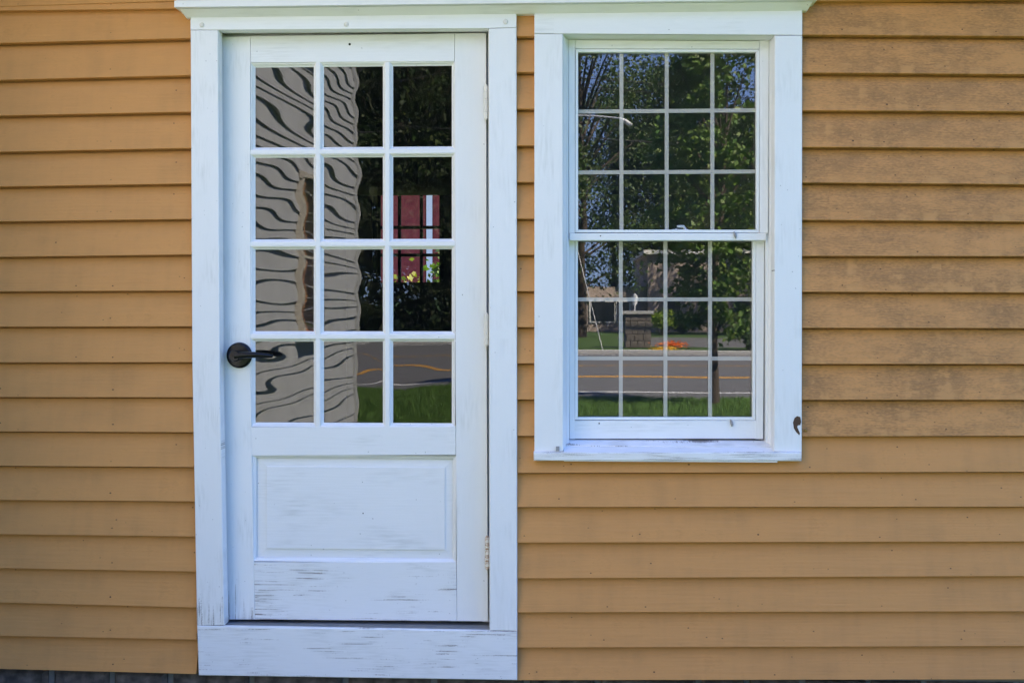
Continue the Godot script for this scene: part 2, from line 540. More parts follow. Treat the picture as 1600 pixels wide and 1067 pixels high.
# one clapboard: bottom edge from a to b, top edge from c (above a) to d (above b)
func clapboard(house: Node3D, a: Vector3, b: Vector3, c: Vector3, d: Vector3, x0: float, x1: float, strip: int, shift: float, cut := 1.0) -> void:
	var along := func(p: Vector3, q: Vector3, x: float) -> float: return lerpf(p.y, q.y, (x - p.x) / (q.x - p.x))
	var st := st_new()
	var n := 3
	var ya: Array = []
	for x in [x0, x1]:
		ya.append([along.call(a, b, x), lerpf(along.call(a, b, x), along.call(c, d, x) + 0.018, cut)])
	var zf := 0.033
	var zt := 0.033 * (1.0 - cut)
	var f0 := Vector3(x0, ya[0][0], zf)
	var f1 := Vector3(x1, ya[1][0], zf)
	var t0 := Vector3(x0, ya[0][1], zt)
	var t1 := Vector3(x1, ya[1][1], zt)
	var e := 0.0012
	var lip := Vector3(0, e, 0)
	var back := Vector3(0, 0, -e)
	var v1 := (strip + 1) / 8.0 - 0.002
	var v0 := lerpf(v1, strip / 8.0 + 0.002, cut)
	var u0 := (x0 + shift) / 3.2
	var u1 := (x1 + shift) / 3.2
	if cut < 1.0:
		quad(st, f0 + lip, f1 + lip, t1, t0, Vector3(0, 0, 1), [Vector2(u0, v1), Vector2(u1, v1), Vector2(u1, v0), Vector2(u0, v0)])
	else:   # the face stops short of the board above and steps back: a slot added to deepen the lap shadow
		var w0 := 1.0 - 0.024 / (t0.y - f0.y)
		var w1 := 1.0 - 0.024 / (t1.y - f1.y)
		var k0 := f0.lerp(t0, w0)
		var k1 := f1.lerp(t1, w1)
		var step := Vector3(0, 0.0005, -0.012)
		var vk := lerpf(v1, v0, w0)
		var deep := Vector3(0, 0, -0.012)
		quad(st, f0 + lip, f1 + lip, k1, k0, Vector3(0, 0, 1), [Vector2(u0, v1), Vector2(u1, v1), Vector2(u1, vk), Vector2(u0, vk)])
		quad(st, k0, k1, k1 + step, k0 + step, Vector3(0, 1, 0), [Vector2(u0, vk), Vector2(u1, vk), Vector2(u1, vk), Vector2(u0, vk)])
		quad(st, k0 + step, k1 + step, t1 + deep, t0 + deep, Vector3(0, 0, 1), [Vector2(u0, vk), Vector2(u1, vk), Vector2(u1, v0), Vector2(u0, v0)])
		t0 += deep
		t1 += deep
	quad(st, f0 + lip, f1 + lip, f1 + back, f0 + back, Vector3(0, -1, 1), [Vector2(u0, v1), Vector2(u1, v1), Vector2(u1, v1), Vector2(u0, v1)])
	var g0 := Vector3(x0, f0.y, 0.0068)
	var g1 := Vector3(x1, f1.y, 0.0068)
	var s0 := Vector3(x0, t0.y, zt - 0.016)
	var s1 := Vector3(x1, t1.y, zt - 0.016)
	quad(st, f0 + back, f1 + back, g1, g0, Vector3(0, -1, 0), [Vector2(u0, v1), Vector2(u1, v1), Vector2(u1, v1), Vector2(u0, v1)])
	quad(st, g0, g1, s1, s0, Vector3(0, 0, -1), [Vector2(u0, v1), Vector2(u1, v1), Vector2(u1, v0), Vector2(u0, v0)])
	quad(st, t0, t1, s1, s0, Vector3(0, 1, 0), [Vector2(u0, v0), Vector2(u1, v0), Vector2(u1, v0), Vector2(u0, v0)])
	for s in [[f0 + lip, f0 + back, g0, s0, t0, -1.0], [f1 + lip, f1 + back, g1, s1, t1, 1.0]]:
		for k in range(1, 4):
			tri3(st, s[0], s[k], s[k + 1], Vector3(s[5], 0, 0), Vector2(u0, v1), Vector2(u0, v1), Vector2(u0, v0))
	put("clapboard", st.commit(), M.siding, house)

func side_of_house(house: Node3D, west: float, east: float) -> void:
	var r := RandomNumberGenerator.new()
	r.seed = 11
	# left of the door
	var under_left := P(303, 500, FACE).x + 0.01
	for k in LEFT_EDGE.size():
		var a := P(0, LEFT_EDGE[k], FACE)
		var b := P(296, LEFT_DOOR[k], FACE)
		var up := k - 1
		var c := P(0, LEFT_EDGE[up] if up >= 0 else LEFT_EDGE[0] - 57.0, FACE)
		var d := P(296, LEFT_DOOR[up] if up >= 0 else LEFT_DOOR[0] - 58.0, FACE)
		clapboard(house, a, b, c, d, west, under_left, r.randi_range(0, 3), 0.8 + 0.4 * r.randi_range(0, 7))
	# between door and window, and on to the right
	for k in MIDDLE.size():
		var up := k - 1
		var a := P(820, MIDDLE[k], FACE)
		var b := P(1260, RIGHT_WINDOW[k], FACE)
		var e := P(1600, RIGHT_EDGE[k], FACE)
		var c := P(820, MIDDLE[up] if up >= 0 else MIDDLE[0] - 58.0, FACE)
		var d := P(1260, RIGHT_WINDOW[up] if up >= 0 else RIGHT_WINDOW[0] - 58.0, FACE)
		var g := P(1600, RIGHT_EDGE[up] if up >= 0 else RIGHT_EDGE[0] - 57.0, FACE)
		var x0 := P(800, 500, FACE).x
		var xa := P(842, 500, FACE).x
		var xb := P(1245, 500, FACE).x
		var shift := 0.4 * r.randi_range(0, 7)
		if k < 12:
			clapboard(house, a, b, c, d, x0, xa, r.randi_range(0, 3), 0.4 * r.randi_range(0, 7))
			clapboard(house, b, e, d, g, xb, east, r.randi_range(4, 7), r.randf_range(0.0, 3.2))
		elif k == 12:   # the board that is notched round the window sill
			clapboard(house, a, e, c, g, x0, xa, 3, shift)
			clapboard(house, a, e, c, g, xb, east, 3, shift)
			clapboard(house, a, e, c, g, xa, xb, 3, shift, 0.34)
		else:
			clapboard(house, a, e, c, g, x0, east, [2, 3, 1, 0, 2, 3][k - 13], r.randf_range(0.0, 3.2))
	# above the cornice, up to the eave
	var top_l := P(0, LEFT_EDGE[0] - 57.0, FACE).y
	var top_r := P(1600, RIGHT_EDGE[0] - 57.0, FACE).y
	var y := minf(top_l, top_r)
	for k in 3:
		var a := Vector3(west, y + 0.004 + k * 0.126, FACE)
		var b := Vector3(east, y + 0.004 + k * 0.126, FACE)
		clapboard(house, a, b, a + Vector3(0, 0.126, 0), b + Vector3(0, 0.126, 0), west, east, k, 0.4 * k)

# ---------------------------------------------------------------- the door
func build_door(house: Node3D) -> void:
	var leaf := part("door", house)
	leaf.set_meta("label", "white painted wooden door with twelve panes over one panel")
	var z := -0.022
	var zb := -0.062
	board("stile", leaf, M.stile_worn, [345.5, 57.5, 390.5, 56.5, 391.2, 600, 397.6, 968, 353.2, 968, 347, 600], z, zb, 0.0012, true)
	board("stile", leaf, M.upright, [710.4, 51.8, 759.3, 51, 760.4, 600, 762.4, 971, 714, 970.5, 711.6, 600], z, zb, 0.0012)
	board("rail", leaf, M.level, [391, 56.4, 710, 51.8, 710, 95.8, 391, 98], z - 0.0004, zb, 0.0012)
	board("rail", leaf, M.level, [391.8, 667, 711.6, 666.4, 711.9, 711, 393.2, 712], z - 0.0004, zb, 0.0012)
	var low := board("rail", leaf, M.bottom_rail, [396.2, 878.4, 712.8, 878, 713.8, 970.6, 397.8, 968], z - 0.0004, zb, 0.0012, true)
	low.set_meta("label", "bottom rail with cracked and flaking paint at its left end")
	# glazing bars and bevels round each light
	var gu := [[398.0, 488.0], [505.5, 597.0], [614.0, 706.5]]
	var gv := [[104.8, 231.2], [248.0, 373.8], [390.8, 518.2], [535.8, 660.6]]
	var fu := [390.8, 496.4, 605.0, 711.0]   # centres of the upright bars
	var fv := [97.0, 236.8, 381.2, 525.8, 666.8]
	var half := 3.1 * 0.0022
	var zg := z - 0.016
	for k in [1, 2]:   # upright bars
		var c := P(fu[k], 380, z).x
		var st := st_new()
		var yt := P(fu[k], 96.6, z).y
		var yb := P(fu[k], 667, z).y
		bar(st, Vector3(c, yb, z - 0.0007), Vector3(c, yt, z - 0.0007), half, 0.0125, 0.014, zb + 0.008)
		put("glazing_bar", st.commit(), M.upright, leaf)
	for k in [1, 2, 3]:
		for i in 3:
			var y := P(550, fv[k], z).y
			var st := st_new()
			var xl: float = P(fu[i], 380, z).x + (half if i > 0 else 0.0)
			var xr: float = P(fu[i + 1], 380, z).x - (half if i < 2 else 0.0)
			bar(st, Vector3(xl, y, z - 0.001), Vector3(xr, y, z - 0.001), half, 0.0125, 0.014, zb + 0.008)
			put("glazing_bar", st.commit(), M.level, leaf)
	# moulding along stiles and rails
	var xl := P(391, 380, z).x
	var xr := P(711, 380, z).x
	var yt := P(550, 96.8, z).y
	var yb := P(550, 667, z).y
	moulding(leaf, xl, xr, yb, yt, z - 0.001, 0.013, 0.014)
	# glass
	var r := RandomNumberGenerator.new()
	r.seed = 5
	for j in 4:
		for i in 3:
			var a := P(gu[i][0], gv[j][1], zg)
			var b := P(gu[i][1], gv[j][0], zg)
			var edge := Vector3(0.006, 0.006, 0)
			var strong: float = [1.15, 1.0, 0.4][i]
			var waves: Array = [
				[0.055 * strong * r.randf_range(0.8, 1.3), r.randf_range(0.35, 0.6) * (1 if r.randf() < 0.5 else -1), r.randf_range(0.10, 0.15), r.randf() * TAU],
				[0.030 * strong * r.randf_range(0.7, 1.3), r.randf_range(0.18, 0.3) * (1 if r.randf() < 0.5 else -1), r.randf_range(0.09, 0.14), r.randf() * TAU],
				[0.060 * strong * r.randf_range(0.5, 1.2), r.randf_range(0.9, 1.4), r.randf_range(0.20, 0.30), r.randf() * TAU]]
			pane("pane", leaf, a - edge, b + edge, 0.003, Vector2(r.randf_range(-0.0015, 0.0015), 0.008 + r.randf_range(-0.002, 0.002)), waves, 26, M.old_glass)
	# the lower panel: recess, bevelled margin and raised field
	var zp := z - 0.012
	var pl := P(393.5, 800, z).x
	var pr := P(712.5, 800, z).x
	var pb := P(550, 878.3, z).y
	var pt := P(550, 711.6, z).y
	moulding(leaf, pl, pr, pb, pt, z - 0.001, 0.012, 0.011)
	var st := st_new()
	var fl := P(416.5, 800, zp)
	var fr := P(695, 800, zp)
	var ft := P(550, 729.8, zp)
	var fb := P(550, 857.8, zp)
	var zr := zp - 0.0035
	var face := [Vector3(fl.x, fb.y, zp), Vector3(fr.x, fb.y, zp), Vector3(fr.x, ft.y, zp), Vector3(fl.x, ft.y, zp)]
	quad(st, face[0], face[1], face[2], face[3], Vector3(0, 0, 1))
	var step := [Vector3(fl.x, fb.y, zr), Vector3(fr.x, fb.y, zr), Vector3(fr.x, ft.y, zr), Vector3(fl.x, ft.y, zr)]
	var rim := [Vector3(pl, pb, zp - 0.008), Vector3(pr, pb, zp - 0.008), Vector3(pr, pt, zp - 0.008), Vector3(pl, pt, zp - 0.008)]
	var aside := [Vector3(0, -1, 0.1), Vector3(1, 0, 0.1), Vector3(0, 1, 0.1), Vector3(-1, 0, 0.1)]
	for k in 4:
		var j := (k + 1) % 4
		quad(st, face[k], face[j], step[j], step[k], aside[k])
		quad(st, step[k], step[j], rim[j], rim[k], Vector3(0, 0, 1))
	put("panel", st.commit(), M.level, leaf)
	boxed("panel_back", leaf, M.inside, Vector3(pl - 0.01, pb - 0.01, zb + 0.002), Vector3(pr + 0.01, pt + 0.01, zb + 0.012))
	# bolt hole in the top rail
	disc(leaf, "bolt_hole", M.hole, P(546, 69, z + 0.0006), 0.0042)
	disc(leaf, "nail_hole", M.hole, P(567, 802, zp + 0.0006), 0.0022)
	# lever handle
	var c := P(374, 555, z)
	st = st_new()
	lathe_z(st, c, [[0.0445, 0.0], [0.0455, 0.004], [0.044, 0.009], [0.038, 0.0125], [0.022, 0.0145], [0.0, 0.0148]])
	put("handle_rose", st.commit(), M.black_metal, leaf)
	st = st_new()
	lathe_z(st, c, [[0.017, 0.012], [0.015, 0.03], [0.0165, 0.046], [0.020, 0.052], [0.020, 0.060], [0.017, 0.064], [0.0, 0.065]], 28)
	var e := P(425, 556.5, z + 0.05)
	var s := Vector3(c.x, c.y, z + 0.055)
	var tip := Vector3(e.x, e.y, z + 0.040)
	var path: Array = []
	var rad: Array = []
	for k in 9:
		var t := k / 8.0
		path.append(s.lerp(tip, t) + Vector3(0, 0.004 * sin(t * PI), 0.004 * sin(t * PI * 0.8)))
		rad.append(lerpf(0.0135, 0.0075, t) if k < 8 else 0.0055)
	tube(st, path, rad, 12, 1.0)
	put("lever_handle", st.commit(), M.black_metal, leaf)
	st = st_new()
	var kc := P(364, 556, z + 0.016)
	lathe_z(st, Vector3(kc.x, kc.y, z), [[0.0105, 0.010], [0.0105, 0.0175], [0.0085, 0.0185], [0.0075, 0.017], [0.0, 0.017]], 24)
	put("key_cylinder", st.commit(), M.brass, leaf)
	disc(leaf, "keyhole", M.hole, Vector3(kc.x, kc.y, z + 0.0176), 0.003)
	# hinges
	for h in [[134.0, 185.0, 759.2], [490.5, 539.0, 760.0], [839.0, 888.0, 761.2]]:
		st = st_new()
		var top := P(h[2], h[0], z + 0.010)
		var bot := P(h[2], h[1], z + 0.010)
		for q in 5:
			var y0 := lerpf(top.y, bot.y, q / 5.0) - 0.0006
			var y1 := lerpf(top.y, bot.y, (q + 1) / 5.0) + 0.0006
			tube(st, [Vector3(top.x, y0, z + 0.010), Vector3(top.x, y1, z + 0.010)], [0.0076, 0.0076], 12)
		tube(st, [Vector3(top.x, top.y + 0.005, z + 0.010), Vector3(top.x, top.y - 0.001, z + 0.010)], [0.0035, 0.0055], 10)
		tube(st, [Vector3(bot.x, bot.y - 0.005, z + 0.010), Vector3(bot.x, bot.y + 0.001, z + 0.010)], [0.0035, 0.0055], 10)
		var hg := put("hinge", st.commit(), M.rusty_hinge if h[0] > 800 else M.hinge, leaf)
		if h[0] > 800:
			hg.set_meta("label", "lowest hinge, streaked with rust")

func disc(parent: Node3D, called: String, m: Material, c: Vector3, radius: float) -> void:
	var st := st_new()
	lathe_z(st, c, [[radius, -0.001], [radius, 0.0], [0.0, 0.0002]], 14)
	put(called, st.commit(), m, parent)

# a glazing bar from a to b: flat nose of half width HALF, sides that slope back to half width + FLARE over DEEP
func bar(st: SurfaceTool, a: Vector3, b: Vector3, half: float, flare: float, deep: float, zb: float) -> void:
	var d := (b - a).normalized()
	var s := Vector3(d.y, -d.x, 0)
	var z0 := Vector3(0, 0, 0)
	# nose, a small step (the quirk), then the slope down to the glass
	var prof := [[half, 0.0], [half + 0.0004, -0.003], [half + 0.003, -0.0036], [half + flare * 0.55, -deep * 0.72], [half + flare * 0.9, -deep], [half + flare * 0.5, zb - a.z]]
	quad(st, a + s * half, b + s * half, b - s * half, a - s * half, Vector3(0, 0, 1))
	for side in [1.0, -1.0]:
		for k in prof.size() - 1:
			var p0: Vector3 = s * side * prof[k][0] + Vector3(0, 0, prof[k][1])
			var p1: Vector3 = s * side * prof[k + 1][0] + Vector3(0, 0, prof[k + 1][1])
			quad(st, a + p0, b + p0, b + p1, a + p1, s * side + Vector3(0, 0, 0.5) + z0)

# the sticking round an opening
func moulding(parent: Node3D, xl: float, xr: float, yb: float, yt: float, z: float, wide: float, deep: float) -> void:
	var prof := [[0.0, 0.0], [0.0006, -0.0032], [wide * 0.3, -0.0038], [wide * 0.62, -deep * 0.72], [wide, -deep], [wide * 0.9, -deep - 0.006]]
	for side in 4:
		var st := st_new()
		for k in prof.size() - 1:
			var i0: float = prof[k][0]
			var i1: float = prof[k + 1][0]
			var z0: float = z + prof[k][1]
			var z1: float = z + prof[k + 1][1]
			var c0 := [Vector3(xl + i0, yb + i0, z0), Vector3(xr - i0, yb + i0, z0), Vector3(xr - i0, yt - i0, z0), Vector3(xl + i0, yt - i0, z0)]
			var c1 := [Vector3(xl + i1, yb + i1, z1), Vector3(xr - i1, yb + i1, z1), Vector3(xr - i1, yt - i1, z1), Vector3(xl + i1, yt - i1, z1)]
			var inward: Vector3 = [Vector3(0, 1, 0.6), Vector3(-1, 0, 0.6), Vector3(0, -1, 0.6), Vector3(1, 0, 0.6)][side]
			var j := (side + 1) % 4
			quad(st, c0[side], c0[j], c1[j], c1[side], inward)
		put("moulding", st.commit(), M.level if side % 2 == 0 else M.upright, parent)

func build_door_frame(house: Node3D) -> void:
	var f := part("door_frame", house)
	var z := 0.041
	var leg := board("casing", f, M.left_leg, [297, 47, 340, 47, 343, 600, 350, 977, 307, 977.5, 299.5, 560], z, -0.003, 0.002, true)
	leg.set_meta("label", "left casing board, paint flaking near its foot")
	board("casing", f, M.upright, [763.6, 44.5, 806.8, 43, 808, 986, 765.2, 985.2], z, -0.003, 0.002)
	board("casing", f, M.level, [296.8, 14, 806.8, 9, 806.8, 42.4, 763.6, 43.8, 340, 46.4, 296.8, 46.4], z - 0.0006, -0.003, 0.0012)
	var kick := board("kick_board", f, M.kick, [307, 978, 808, 986.6, 808, 1063, 309.5, 1055.5], 0.045, 0.0292, 0.0025, true)
	kick.set_meta("label", "white board under the threshold, paint cracked along the grain")
	# jambs and head, set back behind the casing edge
	board("jamb", f, M.upright, [310, 45, 340.8, 45, 344, 600, 350.8, 984, 310, 984], -0.003, -0.13, 0.001)
	board("jamb", f, M.upright, [763, 40, 800, 40, 800, 992, 764.8, 992], -0.003, -0.13, 0.001)
	board("jamb", f, M.level, [344, 20, 760, 20, 760, 44, 344, 47], -0.003, -0.13, 0.001)
	# stops the leaf shuts against
	var xl := P(346, 600, -0.07).x
	var xr := P(763, 600, -0.07).x
	var yt := P(550, 52, -0.07).y
	var yb := P(550, 972, -0.07).y
	boxed("door_stop", f, M.upright, Vector3(xl - 0.02, yb, -0.085), Vector3(xl + 0.02, yt, -0.066))
	boxed("door_stop", f, M.upright, Vector3(xr - 0.02, yb, -0.085), Vector3(xr + 0.02, yt, -0.066))
	boxed("door_stop", f, M.upright, Vector3(xl, yt - 0.02, -0.086), Vector3(xr, yt + 0.03, -0.067))
	# threshold with ribs
	var st := st_new()
	var a := P(352, 970.6, -0.022)
	var b := P(764, 973.0, -0.022)
	box(st, Vector3(a.x - 0.01, a.y - 0.04, -0.12), Vector3(b.x + 0.005, a.y - 0.004, 0.0285))
	for k in 4:
		var zz := -0.010 + k * 0.010
		box(st, Vector3(a.x - 0.005, a.y - 0.005, zz), Vector3(b.x, a.y - 0.0005, zz + 0.004))
	put("threshold", st.commit(), M.aluminium, f)
	st = st_new()
	var s0 := P(342.6, 533, -0.004)
	var s1 := P(346.5, 572, -0.02)
	box(st, Vector3(s0.x + 0.0006, s1.y, -0.020), Vector3(s0.x + 0.003, s0.y, -0.0068))
	put("strike_plate", st.commit(), M.black_metal, f)
	for q in [[315.0, 39.0], [541.0, 38.0], [790.0, 34.0]]:
		st = st_new()
		lathe_z(st, P(q[0], q[1], z - 0.0008), [[0.008, 0.0], [0.0085, 0.002], [0.006, 0.004], [0.0, 0.0046]], 16)
		put("screw_cover", st.commit(), M.nail, f)

# ---------------------------------------------------------------- the window
func slanted(parent: Node3D, m: Material, list: Array) -> void:   # list of [u, v, z] for the two long edges: outer a, outer b, inner b, inner a
	var st := st_new()
	var f: Array = []
	var b: Array = []
	for q in list:
		var p := P(q[0], q[1], q[2])
		f.append(p)
		b.append(Vector3(p.x, p.y, -0.12))
	hexa(st, f, b)
	put("jamb_liner", st.commit(), m, parent)

func build_window(house: Node3D) -> void:
	var w := part("window", house)
	w.set_meta("label", "white double-hung window with grilles between the glass")
	var z := 0.041
	board("casing", w, M.upright, [835, 53, 879.5, 53, 880, 705.5, 835, 706.5], z, -0.003, 0.002)
	var rightleg := board("casing", w, M.upright, [1211, 55.4, 1254.2, 55.4, 1253.4, 706.5, 1210, 705.5], z, -0.003, 0.002)
	rightleg.set_meta("label", "right casing board with a bare chipped spot near its foot")
	board("casing", w, M.level, [835, 12, 1254.2, 14, 1254.2, 54.6, 835, 52.2], z - 0.0006, -0.003, 0.0012)
	# slanting jamb liners in two steps
	slanted(w, M.vinyl, [[879.8, 52, 0.037], [879.8, 704, 0.037], [885.0, 699, -0.012], [885.0, 61, -0.012]])
	slanted(w, M.vinyl, [[885.2, 60, -0.013], [885.2, 700, -0.013], [889.5, 692, -0.03], [889.5, 63, -0.03]])
	slanted(w, M.vinyl, [[1211, 54, 0.037], [1211, 704, 0.037], [1205.6, 699, -0.012], [1205.6, 62, -0.012]])
	slanted(w, M.vinyl, [[1205.3, 62, -0.013], [1205.3, 700, -0.013], [1201.0, 692, -0.03], [1201.0, 64, -0.03]])
	slanted(w, M.vinyl, [[880, 53.2, 0.037], [1211, 55.4, 0.037], [1206, 61.0, -0.012], [885, 59.4, -0.012]])
	slanted(w, M.vinyl, [[885, 59.8, -0.013], [1205, 61.4, -0.013], [1201, 64, -0.03], [889, 62.5, -0.03]])
	# upper sash, the outer one
	var zu := -0.022
	board("sash_stile", w, M.upright, [888.5, 62, 898.4, 62, 898.4, 364, 889.5, 364], zu, -0.045, 0.001)
	board("sash_stile", w, M.upright, [1187.4, 63, 1202, 63, 1200.5, 364, 1187.4, 364], zu, -0.045, 0.001)
	board("sash_rail", w, M.level, [898.8, 62.5, 1187, 64, 1187, 76.4, 898.8, 75.8], zu, -0.045, 0.001)
	board("meeting_rail", w, M.level, [890, 364.2, 1197.5, 364.2, 1197.5, 375.6, 890, 375.6], zu + 0.003, -0.05, 0.0015)
	bead(w, 899.0, 76.6, 1186.8, 363.6, 4.6, zu - 0.001)
	glazing(w, 903, 81, 1181.5, 359.5, zu - 0.010, [971.2, 1042.0, 1113.4], [173.4, 268.8], Vector2(0.0006, 0.0005))
	# lower sash, set behind
	var zl := -0.050
	board("sash_stile", w, M.upright, [889.0, 370, 898.2, 370, 898.2, 686, 890.0, 686], zl, -0.085, 0.001)
	board("sash_stile", w, M.upright, [1181.4, 370, 1195, 370, 1193, 686, 1181.4, 686], zl, -0.085, 0.001)
	board("sash_rail", w, M.level, [891, 657, 1192.5, 657, 1192.5, 685.6, 891, 685.6], zl - 0.0004, -0.085, 0.0015)
	board("sash_rail", w, M.level, [898.4, 366, 1181.2, 366, 1181.2, 371.5, 898.4, 371.5], zl - 0.0004, -0.085, 0.001)
	bead(w, 898.6, 371.6, 1181.0, 656.6, 4.6, zl - 0.001)
	glazing(w, 902.5, 374, 1177, 653, zl - 0.010, [970.2, 1040.0, 1109.8], [467.7, 560.0], Vector2(-0.0004, 0.0022))
	# liners beside the lower sash
	boxed("jamb_liner", w, M.vinyl, Vector3(P(884, 500, -0.04).x, P(900, 690, -0.04).y, -0.11), Vector3(P(889.3, 500, -0.04).x, P(900, 362, -0.04).y, -0.034))
	boxed("jamb_liner", w, M.vinyl, Vector3(P(1196.5, 500, -0.04).x, P(900, 690, -0.04).y, -0.11), Vector3(P(1203, 500, -0.04).x, P(900, 362, -0.04).y, -0.034))
	# sill: a nosing and two sloping steps
	board("sill", w, M.sill, [833.8, 706.8, 1253.4, 707, 1253.2, 720.6, 834, 720], 0.056, -0.01, 0.003, true)
	var st := st_new()
	var y1 := P(1000, 707.5, 0.054).y
	var sl := P(881, 700, 0.0).x
	var sr := P(1210, 700, 0.0).x
	var ys := P(1000, 698.0, -0.002).y
	hexa(st, [Vector3(sl, y1 - 0.001, 0.052), Vector3(sr, y1 - 0.001, 0.052), Vector3(sr, ys, 0.0), Vector3(sl, ys, 0.0)], [Vector3(sl, y1 - 0.03, 0.052), Vector3(sr, y1 - 0.03, 0.052), Vector3(sr, y1 - 0.03, 0.0), Vector3(sl, y1 - 0.03, 0.0)])
	put("sill_slope", st.commit(), M.level, w)
	st = st_new()
	var yr := P(1000, 687.5, -0.05).y
	hexa(st, [Vector3(sl, ys + 0.004, -0.001), Vector3(sr, ys + 0.004, -0.001), Vector3(sr, yr, -0.06), Vector3(sl, yr, -0.06)], [Vector3(sl, ys - 0.03, -0.001), Vector3(sr, ys - 0.03, -0.001), Vector3(sr, yr - 0.04, -0.11), Vector3(sl, yr - 0.04, -0.11)])
	put("sill_slope", st.commit(), M.sill, w)
	# small fittings
	for q in [[1148.5, 367.0, zu + 0.003], [1143.0, 660.5, zl]]:
		st = st_new()
		var c := P(q[0], q[1], q[2])
		tube(st, [c + Vector3(-0.002, 0.010, -0.001), c + Vector3(0.0, 0.004, 0.004), c + Vector3(0.002, -0.006, 0.004), c + Vector3(0.003, -0.011, -0.001)], [0.003, 0.0058, 0.0058, 0.003], 10, 0.8)
		put("vent_plug", st.commit(), M.plug, w)
	disc(w, "pin_hole", M.hole, P(938.5, 368.5, zu + 0.0036), 0.0022)
	disc(w, "pin_hole", M.hole, P(936.5, 661.5, zl + 0.0006), 0.0026)
	st = st_new()
	var k := P(1063, 361.5, -0.058)
	box(st, k + Vector3(-0.028, 0.0, -0.012), k + Vector3(0.028, 0.007, 0.008))
	tube(st, [k + Vector3(-0.014, 0.007, 0), k + Vector3(-0.010, 0.017, 0), k + Vector3(0.012, 0.017, 0), k + Vector3(0.018, 0.007, 0)], [0.005, 0.005, 0.005, 0.005], 8)
	put("sash_lock", st.commit(), M.vinyl, w)
	# chipped paint on the right casing
	st = st_new()
	var chip: Array = px([1246, 650, 1251, 651.5, 1252.4, 659, 1251, 664, 1247.5, 664.5, 1246, 667, 1247, 672, 1250.5, 677, 1249.5, 680, 1244.5, 675, 1240.8, 669, 1239.6, 660, 1242, 653], z + 0.0002)
	var mid := P(1243.6, 661, z + 0.0006)
	for q in chip.size():
		tri3(st, mid + Vector3(0, 0, 0.0004), chip[q] + Vector3(0, 0, 0.0004), chip[(q + 1) % chip.size()] + Vector3(0, 0, 0.0004), Vector3(0, 0, 1), Vector2.ZERO, Vector2.ZERO, Vector2.ZERO)
	put("bare_wood_chip", st.commit(), M.bare, w)
	st = st_new()
	lathe_z(st, P(1259, 672, 0.029), [[0.006, -0.004], [0.006, 0.003], [0.004, 0.005], [0.0, 0.0055]], 12)
	put("nail_head", st.commit(), M.brass, w)
	st = st_new()
	var br := P(871.5, 700.5, z)
	box(st, br + Vector3(-0.006, -0.008, -0.001), br + Vector3(0.006, 0.007, 0.006))
	put("bracket", st.commit(), M.plug, w)

func bead(w: Node3D, u0: float, v0: float, u1: float, v1: float, t: float, z: float) -> void:
	board("glazing_bead", w, M.vinyl, [u0 + 0.4, v0 + 0.5, u1 - 0.4, v0 + 0.5, u1 - t, v0 + t, u0 + t, v0 + t], z, z - 0.02, 0.0008)
	board("glazing_bead", w, M.vinyl, [u0 + 0.4, v1 - 0.5, u0 + t, v1 - t, u1 - t, v1 - t, u1 - 0.4, v1 - 0.5], z, z - 0.02, 0.0008)
	board("glazing_bead", w, M.vinyl, [u0 + 0.3, v0 + 0.8, u0 + t - 0.2, v0 + t + 0.2, u0 + t - 0.2, v1 - t - 0.2, u0 + 0.3, v1 - 0.8], z - 0.0003, z - 0.02, 0.0008)
	board("glazing_bead", w, M.vinyl, [u1 - 0.3, v0 + 0.8, u1 - 0.3, v1 - 0.8, u1 - t + 0.2, v1 - t - 0.2, u1 - t + 0.2, v0 + t + 0.2], z - 0.0003, z - 0.02, 0.0008)

func glazing(w: Node3D, u0: float, v0: float, u1: float, v1: float, z: float, us: Array, vs: Array, tilt: Vector2) -> void:
	var a := P(u0, v1, z)
	var b := P(u1, v0, z)
	var bow := [[0.10, 2.2, 1.9, 0.4], [0.012, 0.5, -0.6, 1.0]]
	pane("pane", w, a, b, 0.003, tilt, bow, 20, M.dusty_glass)
	pane("pane", w, Vector3(a.x, a.y, z - 0.016), Vector3(b.x, b.y, z - 0.016), 0.003, tilt, bow, 20, M.glass)
	var gz := z - 0.0085
	var hw := 0.0066
	for u in us:
		var x := P(u, 300, gz).x
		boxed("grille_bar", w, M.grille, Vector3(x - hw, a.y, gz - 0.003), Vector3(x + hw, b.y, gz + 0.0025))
	var xs: Array = [a.x]
	for u in us:
		xs.append(P(u, 300, gz).x)
	xs.append(b.x)
	for v in vs:
		var y := P(1040, v, gz).y
		boxed("grille_bar", w, M.grille, Vector3(a.x, y - hw, gz - 0.0026), Vector3(b.x, y + hw, gz + 0.0021))

